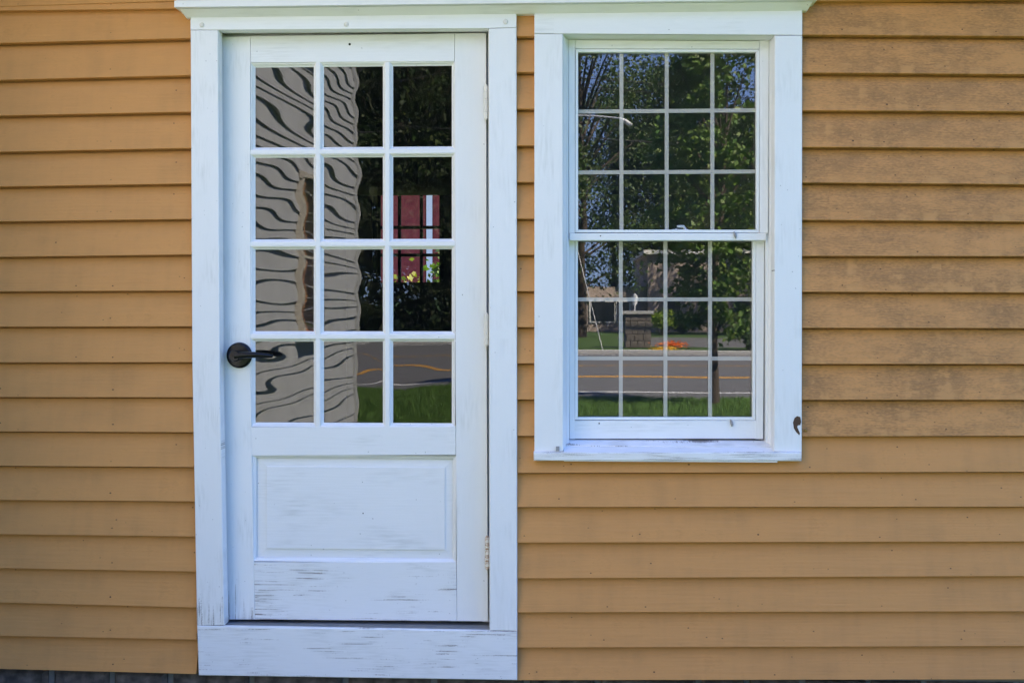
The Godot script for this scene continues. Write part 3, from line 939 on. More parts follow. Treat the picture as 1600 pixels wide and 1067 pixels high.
# ---------------------------------------------------------------- the yellow house
func build_house() -> void:
	var h := thing("clapboard_house", "ochre yellow clapboard house with white paned door and white double-hung window", "house")
	var west := -2.3
	var east := 4.2
	var back := -7.4
	side_of_house(h, west + 0.02, east)
	build_door_frame(h)
	build_door(h)
	build_window(h)
	# cornice board over both openings
	var st := st_new()
	var l := P(272, 7, 0.09)
	var r := P(1278, 3.6, 0.09)
	var y0 := (l.y + r.y) / 2.0
	box(st, Vector3(l.x, y0, -0.002), Vector3(r.x, y0 + 0.022, 0.092))
	put("cornice_board", st.commit(), M.level, h)
	st = st_new()
	var l2 := P(284, 12, 0.05)
	var r2 := P(1268, 12, 0.05)
	hexa(st, [Vector3(l2.x, y0 - 0.001, 0.074), Vector3(r2.x, y0 - 0.001, 0.074), Vector3(r2.x - 0.01, y0 - 0.022, 0.040), Vector3(l2.x + 0.01, y0 - 0.022, 0.040)], [Vector3(l2.x, y0 - 0.001, -0.002), Vector3(r2.x, y0 - 0.001, -0.002), Vector3(r2.x - 0.01, y0 - 0.022, -0.002), Vector3(l2.x + 0.01, y0 - 0.022, -0.002)])
	put("bed_moulding", st.commit(), M.level, h)
	st = st_new()
	hexa(st, [Vector3(l.x + 0.003, y0 + 0.0225, 0.088), Vector3(r.x - 0.003, y0 + 0.0225, 0.088), Vector3(r.x - 0.003, y0 + 0.060, 0.020), Vector3(l.x + 0.003, y0 + 0.060, 0.020)], [Vector3(l.x + 0.003, y0 + 0.0225, -0.002), Vector3(r.x - 0.003, y0 + 0.0225, -0.002), Vector3(r.x - 0.003, y0 + 0.060, -0.002), Vector3(l.x + 0.003, y0 + 0.060, -0.002)])
	put("drip_cap", st.commit(), M.level, h)
	# structural wall with its two openings
	var zf := -0.018
	var zb := -0.13
	var d0 := P(340, 500, -0.02).x - 0.02
	var d1 := P(765, 500, -0.02).x + 0.02
	var dt := P(550, 40, -0.02).y + 0.02
	var db := P(550, 985, -0.02).y
	var w0 := P(879, 500, -0.02).x - 0.012
	var w1 := P(1211, 500, -0.02).x + 0.012
	var wt := P(1000, 52, -0.02).y + 0.012
	var wb := P(1000, 700, -0.02).y - 0.02
	var eave := 3.12
	var low := P(800, 1056, 0.0).y
	boxed("wall_core", h, M.core, Vector3(west, low, zb), Vector3(d0, eave, zf))
	boxed("wall_core", h, M.core, Vector3(d1, low, zb), Vector3(w0, eave, zf))
	boxed("wall_core", h, M.core, Vector3(w1, low, zb), Vector3(east - 0.01, eave, zf))
	boxed("wall_core", h, M.core, Vector3(d0, dt, zb), Vector3(d1, eave, zf))
	boxed("wall_core", h, M.core, Vector3(d0, low, zb), Vector3(d1, db - 0.02, zf))
	boxed("wall_core", h, M.core, Vector3(w0, wt, zb), Vector3(w1, eave, zf))
	boxed("wall_core", h, M.core, Vector3(w0, low, zb), Vector3(w1, wb, zf))
	# dark room behind
	boxed("room_floor", h, M.inside, Vector3(west, 0.3, back), Vector3(east, db - 0.03, zb - 0.002))
	boxed("room_ceiling", h, M.inside, Vector3(west, 2.85, back), Vector3(east, 3.0, zb - 0.002))
	boxed("room_wall", h, M.inside, Vector3(west - 0.1, 0.1, back), Vector3(west + 0.1, 3.0, zb - 0.003))
	boxed("room_wall", h, M.inside, Vector3(east - 0.15, 0.1, back), Vector3(east - 0.01, 3.0, zb - 0.003))
	var ba := P(581, 441, back)
	var bb := P(693, 301, back)
	boxed("room_wall", h, M.inside, Vector3(west, 0.1, back - 0.15), Vector3(ba.x, 3.05, back - 0.002))
	boxed("room_wall", h, M.inside, Vector3(bb.x, 0.1, back - 0.15), Vector3(east, 3.05, back - 0.002))
	boxed("room_wall", h, M.inside, Vector3(ba.x, 0.1, back - 0.15), Vector3(bb.x, ba.y, back - 0.002))
	boxed("room_wall", h, M.inside, Vector3(ba.x, bb.y, back - 0.15), Vector3(bb.x, 3.05, back - 0.002))
	var bw := part("back_window", h)
	bw.set_meta("label", "dark framed window in the far wall of the room")
	for q in [[ba.x, ba.x + 0.05, ba.y, bb.y], [bb.x - 0.05, bb.x, ba.y, bb.y]]:
		boxed("frame", bw, M.dark_frame, Vector3(q[0], q[2], back - 0.1), Vector3(q[1], q[3], back - 0.04))
	for u in [590.5, 622.5, 657.0]:
		var x := P(u, 400, back).x
		boxed("glazing_bar", bw, M.dark_frame, Vector3(x - 0.016, ba.y, back - 0.09), Vector3(x + 0.016, bb.y, back - 0.05))
	for v in [354.5, 398.0]:
		var y := P(640, v, back).y
		boxed("glazing_bar", bw, M.dark_frame, Vector3(ba.x, y - 0.016, back - 0.092), Vector3(bb.x, y + 0.016, back - 0.052))
	# roof with an overhanging eave
	var ridge := 5.6
	var zmid := back / 2.0
	st = st_new()
	hexa(st, [Vector3(west, eave, 0.42), Vector3(east + 0.3, eave, 0.42), Vector3(east + 0.3, ridge, zmid), Vector3(west, ridge, zmid)], [Vector3(west, eave - 0.1, 0.42), Vector3(east + 0.3, eave - 0.1, 0.42), Vector3(east + 0.3, ridge - 0.15, zmid), Vector3(west, ridge - 0.15, zmid)])
	put("roof_slope", st.commit(), M.shingle, h)
	st = st_new()
	hexa(st, [Vector3(west, eave, back - 0.85), Vector3(east + 0.3, eave, back - 0.85), Vector3(east + 0.3, ridge, zmid), Vector3(west, ridge, zmid)], [Vector3(west, eave - 0.1, back - 0.85), Vector3(east + 0.3, eave - 0.1, back - 0.85), Vector3(east + 0.3, ridge - 0.15, zmid), Vector3(west, ridge - 0.15, zmid)])  # unseen back eave lengthened to keep the sun out of the far window
	put("roof_slope", st.commit(), M.shingle, h)
	boxed("soffit", h, M.soffit, Vector3(west + 0.02, eave - 0.09, 0.02), Vector3(east + 0.28, eave - 0.06, 0.40))
	boxed("fascia", h, M.soffit, Vector3(west + 0.02, eave - 0.13, 0.402), Vector3(east + 0.29, eave + 0.02, 0.425))
	# foundation of dark field stones
	var f := part("foundation", h)
	boxed("mortar", f, M.mortar, Vector3(west, -0.1, -0.13), Vector3(east - 0.02, low, -0.030))
	var rr := RandomNumberGenerator.new()
	rr.seed = 9
	var y := low - 0.008
	while y > 0.0:
		var tall := rr.randf_range(0.10, 0.13)
		var x := west + 0.02
		while x < east - 0.25:
			var long := rr.randf_range(0.16, 0.36)
			st = st_new()
			rough_stone(st, rr, Vector3(x, y - tall, -0.05), Vector3(x + long - 0.022, y, rr.randf_range(-0.018, -0.004)))
			put("stone", st.commit(), M.stone, f)
			x += long
		y -= tall + 0.022

func rough_stone(st: SurfaceTool, r: RandomNumberGenerator, a: Vector3, b: Vector3) -> void:
	var j := func() -> Vector3: return Vector3(r.randf_range(-0.008, 0.008), r.randf_range(-0.006, 0.006), r.randf_range(-0.007, 0.007))
	var f := [Vector3(a.x + 0.012, a.y + 0.012, b.z) + j.call(), Vector3(b.x - 0.012, a.y + 0.012, b.z) + j.call(), Vector3(b.x - 0.012, b.y - 0.010, b.z) + j.call(), Vector3(a.x + 0.012, b.y - 0.010, b.z) + j.call()]
	var m := [Vector3(a.x, a.y, b.z - 0.012), Vector3(b.x, a.y, b.z - 0.012), Vector3(b.x, b.y, b.z - 0.012), Vector3(a.x, b.y, b.z - 0.012)]
	var back := [Vector3(a.x, a.y, a.z), Vector3(b.x, a.y, a.z), Vector3(b.x, b.y, a.z), Vector3(a.x, b.y, a.z)]
	var c: Vector3 = (f[0] + f[1] + f[2] + f[3]) / 4.0 + Vector3(0, 0, 0.006)
	for k in 4:
		var n := (k + 1) % 4
		var nn: Vector3 = (f[n] - f[k]).cross(c - f[k]).normalized()
		tri3(st, f[k], f[n], c, nn, Vector2.ZERO, Vector2.ZERO, Vector2.ZERO)
		var away: Vector3 = (m[k] + m[n]) / 2.0 - (a + b) / 2.0
		quad(st, f[k], f[n], m[n], m[k], away.normalized() + Vector3(0, 0, 0.5))
		quad(st, m[k], m[n], back[n], back[k], away)

# ---------------------------------------------------------------- what stands behind the camera and shows in the glass
func build_grey_house() -> void:
	var x := -2.3
	var z0 := 0.62
	var z1 := 8.4
	var g := thing("grey_clapboard_house", "pale grey two-storey clapboard house joining the ochre wall at right angles", "house", Vector3(0, 0, 0))
	boxed("wall_core", g, M.grey_core, Vector3(-8.2, -0.1, -7.5), Vector3(x - 0.022, 6.4, z1 - 0.03))
	var y := 0.25
	var exposure := 0.117
	while y < 6.3:
		var st := st_new()
		var f := [Vector3(x + 0.008, y, z1 - 0.06), Vector3(x + 0.008, y, z0), Vector3(x - 0.014, y + exposure + 0.015, z0), Vector3(x - 0.014, y + exposure + 0.015, z1 - 0.06)]
		var b := [Vector3(x - 0.013, y, z1 - 0.06), Vector3(x - 0.013, y, z0), Vector3(x - 0.021, y + exposure + 0.015, z0), Vector3(x - 0.021, y + exposure + 0.015, z1 - 0.06)]
		hexa(st, f, b)
		put("clapboard", st.commit(), M.grey_paint, g)
		y += exposure
	boxed("corner_board", g, M.trim_grey, Vector3(x - 0.14, 0.1, z1 - 0.028), Vector3(x + 0.024, 6.4, z1 + 0.002))
	boxed("corner_board", g, M.grey_paint, Vector3(x - 0.02, 0.1, z1 - 0.14), Vector3(x + 0.022, 6.4, z1 - 0.0285))
	boxed("foundation", g, M.stone, Vector3(-8.25, -0.1, z0), Vector3(x + 0.03, 0.24, z1 + 0.03))
	boxed("eave", g, M.trim_grey, Vector3(-8.5, 6.402, -7.6), Vector3(x + 0.12, 6.55, z1 + 0.1))
	var st := st_new()
	hexa(st, [Vector3(x + 0.12, 6.56, -7.6), Vector3(x + 0.12, 6.56, z1 + 0.1), Vector3(-5.2, 8.4, z1 + 0.1), Vector3(-5.2, 8.4, -7.6)], [Vector3(x - 0.1, 6.5501, -7.6), Vector3(x - 0.1, 6.5501, z1 + 0.1), Vector3(-5.2, 8.25, z1 + 0.1), Vector3(-5.2, 8.25, -7.6)])
	put("roof_slope", st.commit(), M.shingle, g)
	st = st_new()
	hexa(st, [Vector3(-8.4, 6.56, -7.6), Vector3(-8.4, 6.56, z1 + 0.1), Vector3(-5.2, 8.4, z1 + 0.1), Vector3(-5.2, 8.4, -7.6)], [Vector3(-8.2, 6.5501, -7.6), Vector3(-8.2, 6.5501, z1 + 0.1), Vector3(-5.2, 8.25, z1 + 0.1), Vector3(-5.2, 8.25, -7.6)])
	put("roof_slope", st.commit(), M.shingle, g)
	for q in [[5.64, 1.30, 2.75], [5.64, 3.95, 5.5], [2.3, 1.30, 2.75], [2.3, 3.95, 5.5]]:
		var w := part("window", g)
		var a: float = q[0]
		var b: float = a + 0.72
		var lo: float = q[1]
		var hi: float = q[2]
		boxed("casing", w, M.tan_trim, Vector3(x, lo, a - 0.045), Vector3(x + 0.05, hi, a))
		boxed("casing", w, M.tan_trim, Vector3(x, lo, b), Vector3(x + 0.05, hi, b + 0.045))
		boxed("casing", w, M.tan_trim, Vector3(x, hi + 0.001, a - 0.06), Vector3(x + 0.055, hi + 0.07, b + 0.06))
		boxed("sill", w, M.tan_trim, Vector3(x, lo - 0.06, a - 0.12), Vector3(x + 0.09, lo - 0.001, b + 0.12))
		boxed("meeting_rail", w, M.tan_trim, Vector3(x, (lo + hi) / 2.0 - 0.02, a), Vector3(x + 0.036, (lo + hi) / 2.0 + 0.02, b))
		boxed("blind_back", w, M.dark_frame, Vector3(x - 0.01, lo, a), Vector3(x + 0.006, hi, b))
		for k in 8 if lo > 3.0 else 3:
			boxed("blind_slat", w, M.curtain if k % 3 != 1 else M.curtain_pale, Vector3(x + 0.0065, lo + 0.01, a + 0.01 + k * 0.088), Vector3(x + 0.016 + 0.004 * (k % 2), hi - 0.01, a + 0.082 + k * 0.088))
		st = st_new()
		box(st, Vector3(x + 0.026, lo, a), Vector3(x + 0.029, hi, b))
		put("pane", st.commit(), M.glass, w)

func build_barn() -> void:
	var zb := -13.5
	var b := thing("red_barn", "dark red barn with white upright trim behind the house", "barn", Vector3(0, 0, 0))
	boxed("wall", b, M.red, Vector3(-9, -0.1, zb - 6), Vector3(6, 4.2, zb))
	var st := st_new()
	hexa(st, [Vector3(-9.4, 4.1, zb + 0.4), Vector3(6.4, 4.1, zb + 0.4), Vector3(6.4, 6.6, zb - 3), Vector3(-9.4, 6.6, zb - 3)], [Vector3(-9.4, 3.98, zb + 0.4), Vector3(6.4, 3.98, zb + 0.4), Vector3(6.4, 6.4, zb - 3), Vector3(-9.4, 6.4, zb - 3)])
	put("roof_slope", st.commit(), M.shingle, b)
	for q in [[581.0, 587.0], [666.5, 675.5]]:
		var a := P(q[0], 400, zb).x
		var c := P(q[1], 400, zb).x
		boxed("trim_board", b, M.white_trim, Vector3(a, 0.0, zb - 0.02), Vector3(c, 4.0, zb + 0.04))
	for k in 16:
		var x := -8.6 + k * 0.92
		boxed("batten", b, M.red, Vector3(x, 0.0, zb - 0.02), Vector3(x + 0.05, 4.0, zb + 0.02))

# leaves: many small folded blades in clumps
func leaf_clump(st: SurfaceTool, r: RandomNumberGenerator, c: Vector3, spread: Vector3, count: int, size: float, tone: Color) -> void:
	for k in count:
		var p := c + Vector3(r.randfn(), r.randfn(), r.randfn()) * spread * 0.5
		var d := Vector3(r.randfn(), r.randfn() * 0.7, r.randfn()).normalized()
		var s := d.cross(Vector3(r.randfn(), r.randfn(), r.randfn())).normalized()
		var n := s.cross(d).normalized()
		var l := size * r.randf_range(0.6, 1.3)
		var w := l * 0.32
		var col := Color(tone.r * r.randf_range(0.85, 1.25), tone.g, tone.b * r.randf_range(0.7, 1.2))
		var q := [p, p + d * l * 0.5 + s * w - n * w * 0.3, p + d * l, p + d * l * 0.5 - s * w - n * w * 0.3]
		for o in [[0, 2, 1], [0, 3, 2]]:
			for i in o:
				st.set_color(col)
				st.set_normal(n)
				st.add_vertex(q[i])

func tree_meshes(s: int, high: float, base: float, wide: float, clumps: int, per: int, size: float, trunk: float, tone: Color, sag := 0.0) -> Array:
	var r := RandomNumberGenerator.new()
	r.seed = s
	var wood := st_new()
	var top := Vector3(r.randf_range(-0.2, 0.2), high * 0.86, r.randf_range(-0.2, 0.2))
	var pts: Array = []
	var rad: Array = []
	for k in 7:
		var t := k / 6.0
		pts.append(Vector3(top.x * t + sin(t * 5.0 + s) * trunk * 0.6, top.y * t, top.z * t + cos(t * 4.0 + s) * trunk * 0.6) - (Vector3(0, 0.15, 0) if k == 0 else Vector3.ZERO))
		rad.append(trunk * lerpf(1.0, 0.18, pow(t, 0.8)) * (1.35 if k == 0 else 1.0))
	tube(wood, pts, rad, 9)
	var leaves := st_new()
	for k in clumps:
		var t := r.randf()
		var y := lerpf(base, high, t)
		var belly := wide * pow(sin(PI * clampf(0.12 + 0.82 * t, 0, 1)), 0.7)
		var ang := r.randf() * TAU
		var rr := belly * sqrt(r.randf_range(0.15, 1.0))
		var c := Vector3(cos(ang) * rr, y - sag * rr * r.randf(), sin(ang) * rr)
		if k % 4 == 0:
			var from_y := clampf(y * 0.72, base * 0.6, top.y)
			var start := Vector3(top.x, 0, top.z) * (from_y / top.y) + Vector3(0, from_y, 0)
			var mid := start.lerp(c, 0.55) + Vector3(0, 0.15 * wide * 0.3, 0)
			tube(wood, [start, mid, c], [trunk * 0.30, trunk * 0.18, trunk * 0.05], 5)
		var out := wide * r.randf_range(0.16, 0.30)
		leaf_clump(leaves, r, c, Vector3(out, out * 0.75, out), per, size, tone)
	return [wood.commit(), leaves.commit()]

func plant_tree(called: String, label: String, meshes: Array, at: Vector3, turn: float, grow: float, group: String) -> void:
	var t := thing(called, label, "tree", at, group)
	t.rotation.y = turn
	t.scale = Vector3.ONE * grow
	put("trunk", meshes[0], M.bark, t)
	put("crown", meshes[1], M.leaf, t)

func bush(called: String, label: String, at: Vector3, wide: float, high: float, count: int, size: float, tone: Color, s: int, group := "") -> void:
	var r := RandomNumberGenerator.new()
	r.seed = s
	var t := thing(called, label, "bush", at, group)
	var wood := st_new()
	var leaves := st_new()
	for k in 14:
		var a := r.randf() * TAU
		var q := Vector3(cos(a) * wide * r.randf_range(0.1, 0.8), high * r.randf_range(0.35, 0.9), sin(a) * wide * r.randf_range(0.1, 0.8))
		tube(wood, [Vector3(q.x * 0.1, -0.05, q.z * 0.1), q * 0.6, q], [0.02, 0.012, 0.004], 5)
		leaf_clump(leaves, r, q, Vector3(wide * 0.5, minf(high * 0.34, 0.3), wide * 0.5), count / 14, size, tone)
	put("stems", wood.commit(), M.bark, t)
	put("foliage", leaves.commit(), M.leaf, t)

func sheet(a: Vector3, b: Vector3, c: Vector3, d: Vector3) -> ArrayMesh:
	var st := st_new()
	quad(st, a, b, c, d, Vector3.UP)
	return st.commit()

func strip_line(x0: float, z0: float, x1: float, z1: float, wide: float, y: float) -> ArrayMesh:
	var d := Vector3(x1 - x0, 0, z1 - z0).normalized()
	var s := Vector3(-d.z, 0, d.x) * wide / 2.0
	var a := Vector3(x0, y, z0)
	var b := Vector3(x1, y, z1)
	return sheet(a + s, b + s, b - s, a - s)

func build_ground() -> void:
	struct("lawn", sheet(Vector3(-600, 0, -600), Vector3(600, 0, -600), Vector3(600, 0, 600), Vector3(-600, 0, 600)), M.lawn)
	struct("road", sheet(Vector3(-300, 0.012, 14.8), Vector3(300, 0.012, 14.8), Vector3(300, 0.012, 33.6), Vector3(-300, 0.012, 33.6)), M.asphalt)
	struct("driveway", sheet(Vector3(3.5, 0.008, 41.0), Vector3(90, 0.008, 41.0), Vector3(90, 0.008, 56), Vector3(3.5, 0.008, 56)), M.asphalt)
	for q in [[20.85, M.yellow], [21.12, M.yellow], [16.4, M.white_line], [32.8, M.white_line]]:
		struct("road_marking", strip_line(-120, q[0], 120, q[0], 0.16, 0.017), q[1])
	struct("road_marking", strip_line(-30, 22.4, 34, 29.2, 0.12, 0.021), M.yellow)
	var st := st_new()
	box(st, Vector3(-300, -0.1, 33.602), Vector3(300, 0.13, 33.78))
	struct("kerb", st.commit(), M.concrete)
	struct("pavement", sheet(Vector3(-300, 0.10, 33.79), Vector3(300, 0.10, 33.79), Vector3(300, 0.10, 35.2), Vector3(-300, 0.10, 35.2)), M.concrete)
	# grass blades on the verge that the glass shows
	var r := RandomNumberGenerator.new()
	r.seed = 31
	st = st_new()
	for k in 9:
		var a := r.randf() * TAU
		var p := Vector3(cos(a), 0, sin(a)) * r.randf() * 0.05
		var lean := Vector3(r.randf_range(-0.03, 0.03), r.randf_range(0.05, 0.10), r.randf_range(-0.03, 0.03))
		var w := Vector3(cos(a + 1.3), 0, sin(a + 1.3)) * 0.006
		tri3(st, p - w, p + w, p + lean, Vector3(sin(a), 0.4, cos(a)).normalized(), Vector2.ZERO, Vector2.ZERO, Vector2.ZERO)
	var tuft := st.commit()
	var mm := MultiMesh.new()
	mm.transform_format = MultiMesh.TRANSFORM_3D
	mm.mesh = tuft
	mm.instance_count = 26000
	for k in mm.instance_count:
		var p := Vector3(r.randf_range(-5.0, 7.0), 0, r.randf_range(8.0, 14.75))
		mm.set_instance_transform(k, Transform3D(Basis(Vector3.UP, r.randf() * TAU).scaled(Vector3.ONE * r.randf_range(0.7, 1.4)), p))
	var g := MultiMeshInstance3D.new()
	g.name = "grass"
	g.multimesh = mm
	var gm := mat(Color(0.075, 0.15, 0.03), 0.7)
	gm.backlight_enabled = true
	gm.backlight = Color(0.4, 0.5, 0.2)
	g.material_override = gm
	g.set_meta("kind", "stuff")
	g.set_meta("label", "short green grass on the verge beside the road")
	g.set_meta("category", "grass")
	add_child(g)

func build_street() -> void:
	var s := thing("stucco_building", "low pinkish stucco building across the road", "building", Vector3(0, 0, 0))
	var zc := 70.0
	var l := R(1014, 403, zc)
	boxed("wall", s, M.stucco, Vector3(l.x, -0.1, zc), Vector3(l.x + 22, l.y, zc + 12))
	boxed("cornice", s, M.white_trim, Vector3(l.x - 0.3, l.y + 0.002, zc - 0.3), Vector3(l.x + 22.3, l.y + 0.3, zc + 12.3))
	var l2 := R(918, 468, zc + 1)
	boxed("low_wing", s, M.stucco, Vector3(l2.x, -0.1, zc + 1), Vector3(l.x - 0.01, l2.y + 0.6, zc + 10))
	for u in [934.0, 952.0, 975.0]:
		var a := R(u, 478, zc + 0.9)
		var wn := part("window", s)
		boxed("frame", wn, M.white_trim, Vector3(a.x - 0.55, a.y - 1.5, zc + 0.94), Vector3(a.x + 0.55, a.y + 0.1, zc + 1.002))
		boxed("pane", wn, M.dark_glass, Vector3(a.x - 0.42, a.y - 1.38, zc + 0.92), Vector3(a.x + 0.42, a.y, zc + 0.96))
	for u in [1052.0, 1110.0, 1165.0]:
		var a := R(u, 470, zc)
		var wn := part("window", s)
		boxed("frame", wn, M.stucco, Vector3(a.x - 0.8, a.y - 1.8, zc - 0.06), Vector3(a.x + 0.8, a.y + 0.1, zc + 0.002))
		boxed("pane", wn, M.dark_glass, Vector3(a.x - 0.6, a.y - 1.6, zc - 0.08), Vector3(a.x + 0.6, a.y - 0.05, zc - 0.04))
	# stone pier with a pale cap and a lantern
	var b := on_ground(997, 550)
	var pier := thing("stone_pier", "squat stone pier with pale cap and lantern across the road", "pillar", b)
	var rr := RandomNumberGenerator.new()
	rr.seed = 3
	boxed("core", pier, M.mortar, Vector3(-0.52, -0.1, -0.35), Vector3(0.52, 1.42, 0.35))
	for j in 5:
		var x := -0.56
		while x < 0.40:
			var long := rr.randf_range(0.2, 0.34)
			var st := st_new()
			rough_stone(st, rr, Vector3(x, 0.02 + j * 0.28, -0.06), Vector3(minf(x + long, 0.58), 0.28 + j * 0.28, 0.05))
			var o := put("stone", st.commit(), M.pier_stone, pier)
			o.transform = Transform3D(Basis(Vector3.UP, PI), Vector3(0, 0, -0.37))
			x += long + 0.02
	boxed("cap", pier, M.concrete, Vector3(-0.66, 1.425, -0.5), Vector3(0.66, 1.56, 0.5))
	var st := st_new()
	tube(st, [Vector3(-0.1, 1.55, 0), Vector3(-0.1, 1.75, 0), Vector3(-0.1, 1.85, 0), Vector3(-0.1, 2.15, 0), Vector3(-0.1, 2.3, 0)], [0.03, 0.03, 0.10, 0.14, 0.02], 8)
	put("lantern", st.commit(), M.steel, pier)
	# utility pole, street lamp arm, guy wire
	var foot := Vector3(R(840, 500, 36.0).x, 0, 36.0)
	var pole := thing("utility_pole", "wooden utility pole with street lamp arm and guy wire", "pole", foot)
	st = st_new()
	tube(st, [Vector3(0, -0.3, 0), Vector3(0, 11.2, 0)], [0.16, 0.11], 12)
	put("shaft", st.commit(), M.wood_pole, pole)
	boxed("cross_arm", pole, M.wood_pole, Vector3(-0.06, 10.3, -0.9), Vector3(0.06, 10.42, 0.9))
	var tip := R(968, 186, 35.0) - foot
	var start := Vector3(0.08, R(905, 180, 35.5).y - 0.1, 0)
	st = st_new()
	var pts: Array = []
	for k in 7:
		var t := k / 6.0
		pts.append(start.lerp(tip, t) + Vector3(0, sin(t * PI) * 0.12, 0))
	tube(st, pts, [0.035, 0.033, 0.032, 0.03, 0.03, 0.03, 0.03], 8)
	put("lamp_arm", st.commit(), M.steel, pole)
	var head := R(986, 196, 35.0) - foot
	st = st_new()
	tube(st, [tip - Vector3(0.05, 0, 0), tip.lerp(head, 0.3), tip.lerp(head, 0.75) - Vector3(0, 0.03, 0), head], [0.05, 0.11, 0.13, 0.04], 10, 0.7)
	put("lamp_head", st.commit(), M.steel, pole)
	var anchor := on_ground(945, 560) - foot
	st = st_new()
	tube(st, [Vector3(0.1, 9.9, 0), Vector3(anchor.x, -0.1, anchor.z)], [0.016, 0.016], 6)
	put("guy_wire", st.commit(), M.guy, pole)
	for q in [[10.45, -0.8, 0.018, "thin overhead wire on the road side of the cross arm"], [10.45, 0.8, 0.018, "thin overhead wire on the outer side of the cross arm"], [8.4, 0.12, 0.03, "thick black overhead cable below the cross arm"]]:
		var wr := thing("overhead_wire", q[3], "wire", foot + Vector3(0, q[0], q[1]), "wires on the utility pole")
		st = st_new()
		for side in [-1.0, 1.0]:
			pts = []
			var rad: Array = []
			for k in 13:
				var t := k / 12.0
				pts.append(Vector3(side * 40.0 * t, -4.0 * 0.9 * t * (1.0 - t), 0))
				rad.append(q[2])
			tube(st, pts, rad, 5)
		put("cable", st.commit(), M.wire, wr)
	# planting
	bush("round_bush", "bright green round bush beside the stone pier", on_ground(1030, 531) + Vector3(0.2, 0, 0), 0.9, 1.5, 1500, 0.16, Color(0.16, 0.24, 0.03), 51)
	bush("dark_bush", "dark green spreading bush before the stucco wall", on_ground(1070, 528), 1.5, 1.3, 1600, 0.18, Color(0.05, 0.09, 0.025), 52)
	bush("dark_bush", "dark green shrub under the slender roadside tree", on_ground(1172, 552), 0.9, 1.2, 1600, 0.15, Color(0.05, 0.10, 0.025), 53)
	var bed := thing("yellow_orange_patch", "low spread of yellow and orange flowers on the far verge", "patches", on_ground(1046, 557))  # low clumps of yellow and orange blades over green ones
	for q in [[Color(0.85, 0.52, 0.03), Vector3(-0.15, 0.10, -0.3)], [Color(0.80, 0.20, 0.03), Vector3(0.25, 0.28, 0.4)]]:
		st = st_new()
		leaf_clump(st, rr, q[1], Vector3(0.5, 0.10, 0.3), 420, 0.09, q[0])
		put("coloured_blades", st.commit(), M.leaf, bed)
	var green := st_new()
	leaf_clump(green, rr, Vector3(0, 0.04, 0.1), Vector3(0.8, 0.08, 0.6), 700, 0.12, Color(0.06, 0.12, 0.03))
	put("foliage", green.commit(), M.leaf, bed)
	# trees
	var big := [
		tree_meshes(201, 17.0, 3.0, 5.6, 170, 165, 0.22, 0.34, Color(0.040, 0.072, 0.022)),
		tree_meshes(202, 19.0, 4.0, 6.4, 330, 165, 0.23, 0.40, Color(0.024, 0.044, 0.018)),  # tall trees: leaf colour darkened to stand for trees in shadow
		tree_meshes(203, 15.0, 2.0, 5.0, 160, 150, 0.21, 0.28, Color(0.065, 0.105, 0.026)),
		tree_meshes(205, 18.0, 3.0, 5.8, 125, 130, 0.21, 0.26, Color(0.055, 0.095, 0.026))]
	for q in [[-14.0, 46.0, 0, 1.0, "dense dark tree rising behind the hedge end across the road"], [-6.5, 50.0, 1, 1.0, "tall tree with shade painted into its leaves behind the middle of the hedge"], [1.5, 56.0, 3, 1.1, "airy tree with sky showing through behind the utility pole"], [12.5, 84.0, 2, 1.1, "broad light green tree behind the stucco building"],
			[-2.8, 47.0, 2, 0.95, "broad light green tree between hedge and utility pole"], [-10.5, 60.0, 1, 1.1, "tall tree with shade painted into its leaves farthest back behind the hedge"], [11.5, 90.0, 1, 1.2, "tall tree with shade painted into its leaves behind the stucco building"], [17.0, 62.0, 2, 1.1, "broad light green tree beside the driveway"],
			[21.0, 88.0, 0, 1.3, "dense dark tree behind the far end of the stucco building"], [5.5, 92.0, 3, 1.25, "airy tree with sky showing through behind the low wing of the stucco building"], [-20.0, 58.0, 2, 1.2, "broad light green tree past the hedge end"], [27.0, 66.0, 1, 1.0, "tall tree with shade painted into its leaves at the end of the driveway"], [16.5, 86.0, 0, 1.1, "dense dark tree close behind the stucco building"],
			[-30.0, 50.0, 1, 1.1, "tall tree added out of view well past the hedge to block horizon light"], [-42.0, 46.0, 0, 1.2, "dense tree added out of view far past the hedge to block horizon light"], [-54.0, 40.0, 2, 1.2, "broad tree added out of view farthest past the hedge to block horizon light"], [38.0, 56.0, 0, 1.2, "dense tree added out of view past the driveway to block horizon light"], [48.0, 48.0, 2, 1.2, "broad tree added out of view farthest past the driveway to block horizon light"], [-5.0, 70.0, 1, 1.15, "tall tree with shade painted into its leaves standing back behind the utility pole"]]:  # far roadside trees here are unseen, added to cut horizon light
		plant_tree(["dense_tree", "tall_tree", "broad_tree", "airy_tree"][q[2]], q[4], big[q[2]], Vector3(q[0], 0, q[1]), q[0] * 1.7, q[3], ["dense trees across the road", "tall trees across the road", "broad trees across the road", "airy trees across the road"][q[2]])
	var hedge := thing("hedge", "tall dense hedge along the far side of the road with shade painted into its green", "hedge", Vector3(-13.5, 0, 38.0))
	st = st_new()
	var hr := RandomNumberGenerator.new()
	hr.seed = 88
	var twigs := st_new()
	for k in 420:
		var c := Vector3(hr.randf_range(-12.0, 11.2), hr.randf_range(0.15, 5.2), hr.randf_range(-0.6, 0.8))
		leaf_clump(st, hr, c, Vector3(0.9, 0.7, 0.8), 110, 0.25, Color(0.020, 0.032, 0.011))  # leaf tone lowered to paint in the shade of unlit woods
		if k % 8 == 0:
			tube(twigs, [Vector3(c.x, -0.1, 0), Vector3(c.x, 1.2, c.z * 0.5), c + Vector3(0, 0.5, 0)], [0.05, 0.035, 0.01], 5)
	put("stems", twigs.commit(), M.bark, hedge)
	put("foliage", st.commit(), M.leaf, hedge)
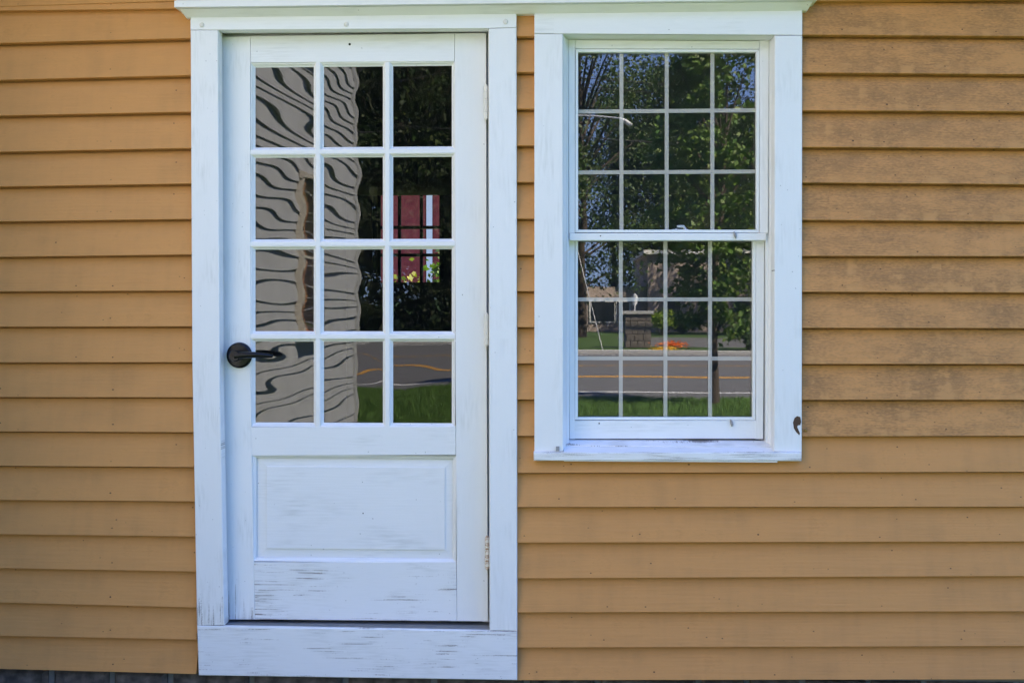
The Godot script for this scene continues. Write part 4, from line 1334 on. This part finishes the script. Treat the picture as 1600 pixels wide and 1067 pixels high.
	var young := tree_meshes(204, 6.8, 1.5, 1.05, 130, 90, 0.11, 0.075, Color(0.10, 0.17, 0.035), 0.5)
	var at := on_ground(1120, 641)
	plant_tree("slender_tree", "slender young tree with drooping leafy branches on the near verge", young, at, 0.6, 1.0, "")
	# bushes between the house and the barn
	var q0 := P(632, 434, -9.8)
	bush("sunlit_shrub", "sunlit yellow green shrub behind the house with reddish tips", Vector3(q0.x, 0, -9.8), 0.34, q0.y - 0.02, 2600, 0.09, Color(0.22, 0.24, 0.03), 61)
	var q1 := P(688, 425, -9.4)
	bush("sunlit_sapling", "sunlit green sapling behind the house beside the white trim", Vector3(q1.x + 0.1, 0, -9.4), 0.30, q1.y + 0.45, 1500, 0.09, Color(0.11, 0.17, 0.03), 62)

func _ready() -> void:
	# camera
	var cam := Camera3D.new()
	cam.name = "camera"
	add_child(cam)
	cam.position = Vector3(0, EYE, DIST)
	cam.rotation.y = YAW
	var near := 0.05
	cam.set_frustum(near * 1067.0 / FOCAL, Vector2(0, -(533.5 - ROW) / FOCAL * near), near, 1500.0)
	cam.current = true
	# sky, air, exposure
	var env := Environment.new()
	env.background_mode = Environment.BG_SKY
	var sky := ProceduralSkyMaterial.new()
	sky.sky_top_color = Color(0.28, 0.43, 0.73)
	sky.sky_horizon_color = Color(0.60, 0.70, 0.86)
	sky.sky_curve = 0.18
	sky.ground_bottom_color = Color(0.10, 0.12, 0.08)
	sky.ground_horizon_color = Color(0.40, 0.45, 0.48)
	sky.sun_angle_max = 12.0
	sky.sky_energy_multiplier = 0.88
	env.sky = Sky.new()
	env.sky.sky_material = sky
	env.tonemap_mode = Environment.TONE_MAPPER_LINEAR
	env.tonemap_exposure = 6.3
	env.sdfgi_enabled = true
	env.ssao_enabled = true
	env.ssil_enabled = true
	var we := WorldEnvironment.new()
	we.environment = env
	add_child(we)
	# the sun stands high behind the house, to the right
	var sun := DirectionalLight3D.new()
	sun.name = "sun"
	sun.light_energy = 1.6
	sun.light_color = Color(1.0, 0.95, 0.86)
	sun.light_angular_distance = 0.5
	sun.shadow_enabled = true
	add_child(sun)
	sun.look_at_from_position(Vector3(0.55, 0.75, -0.37) * 50.0, Vector3.ZERO)
	make_materials()
	build_ground()
	build_house()
	build_grey_house()
	build_barn()
	build_street()
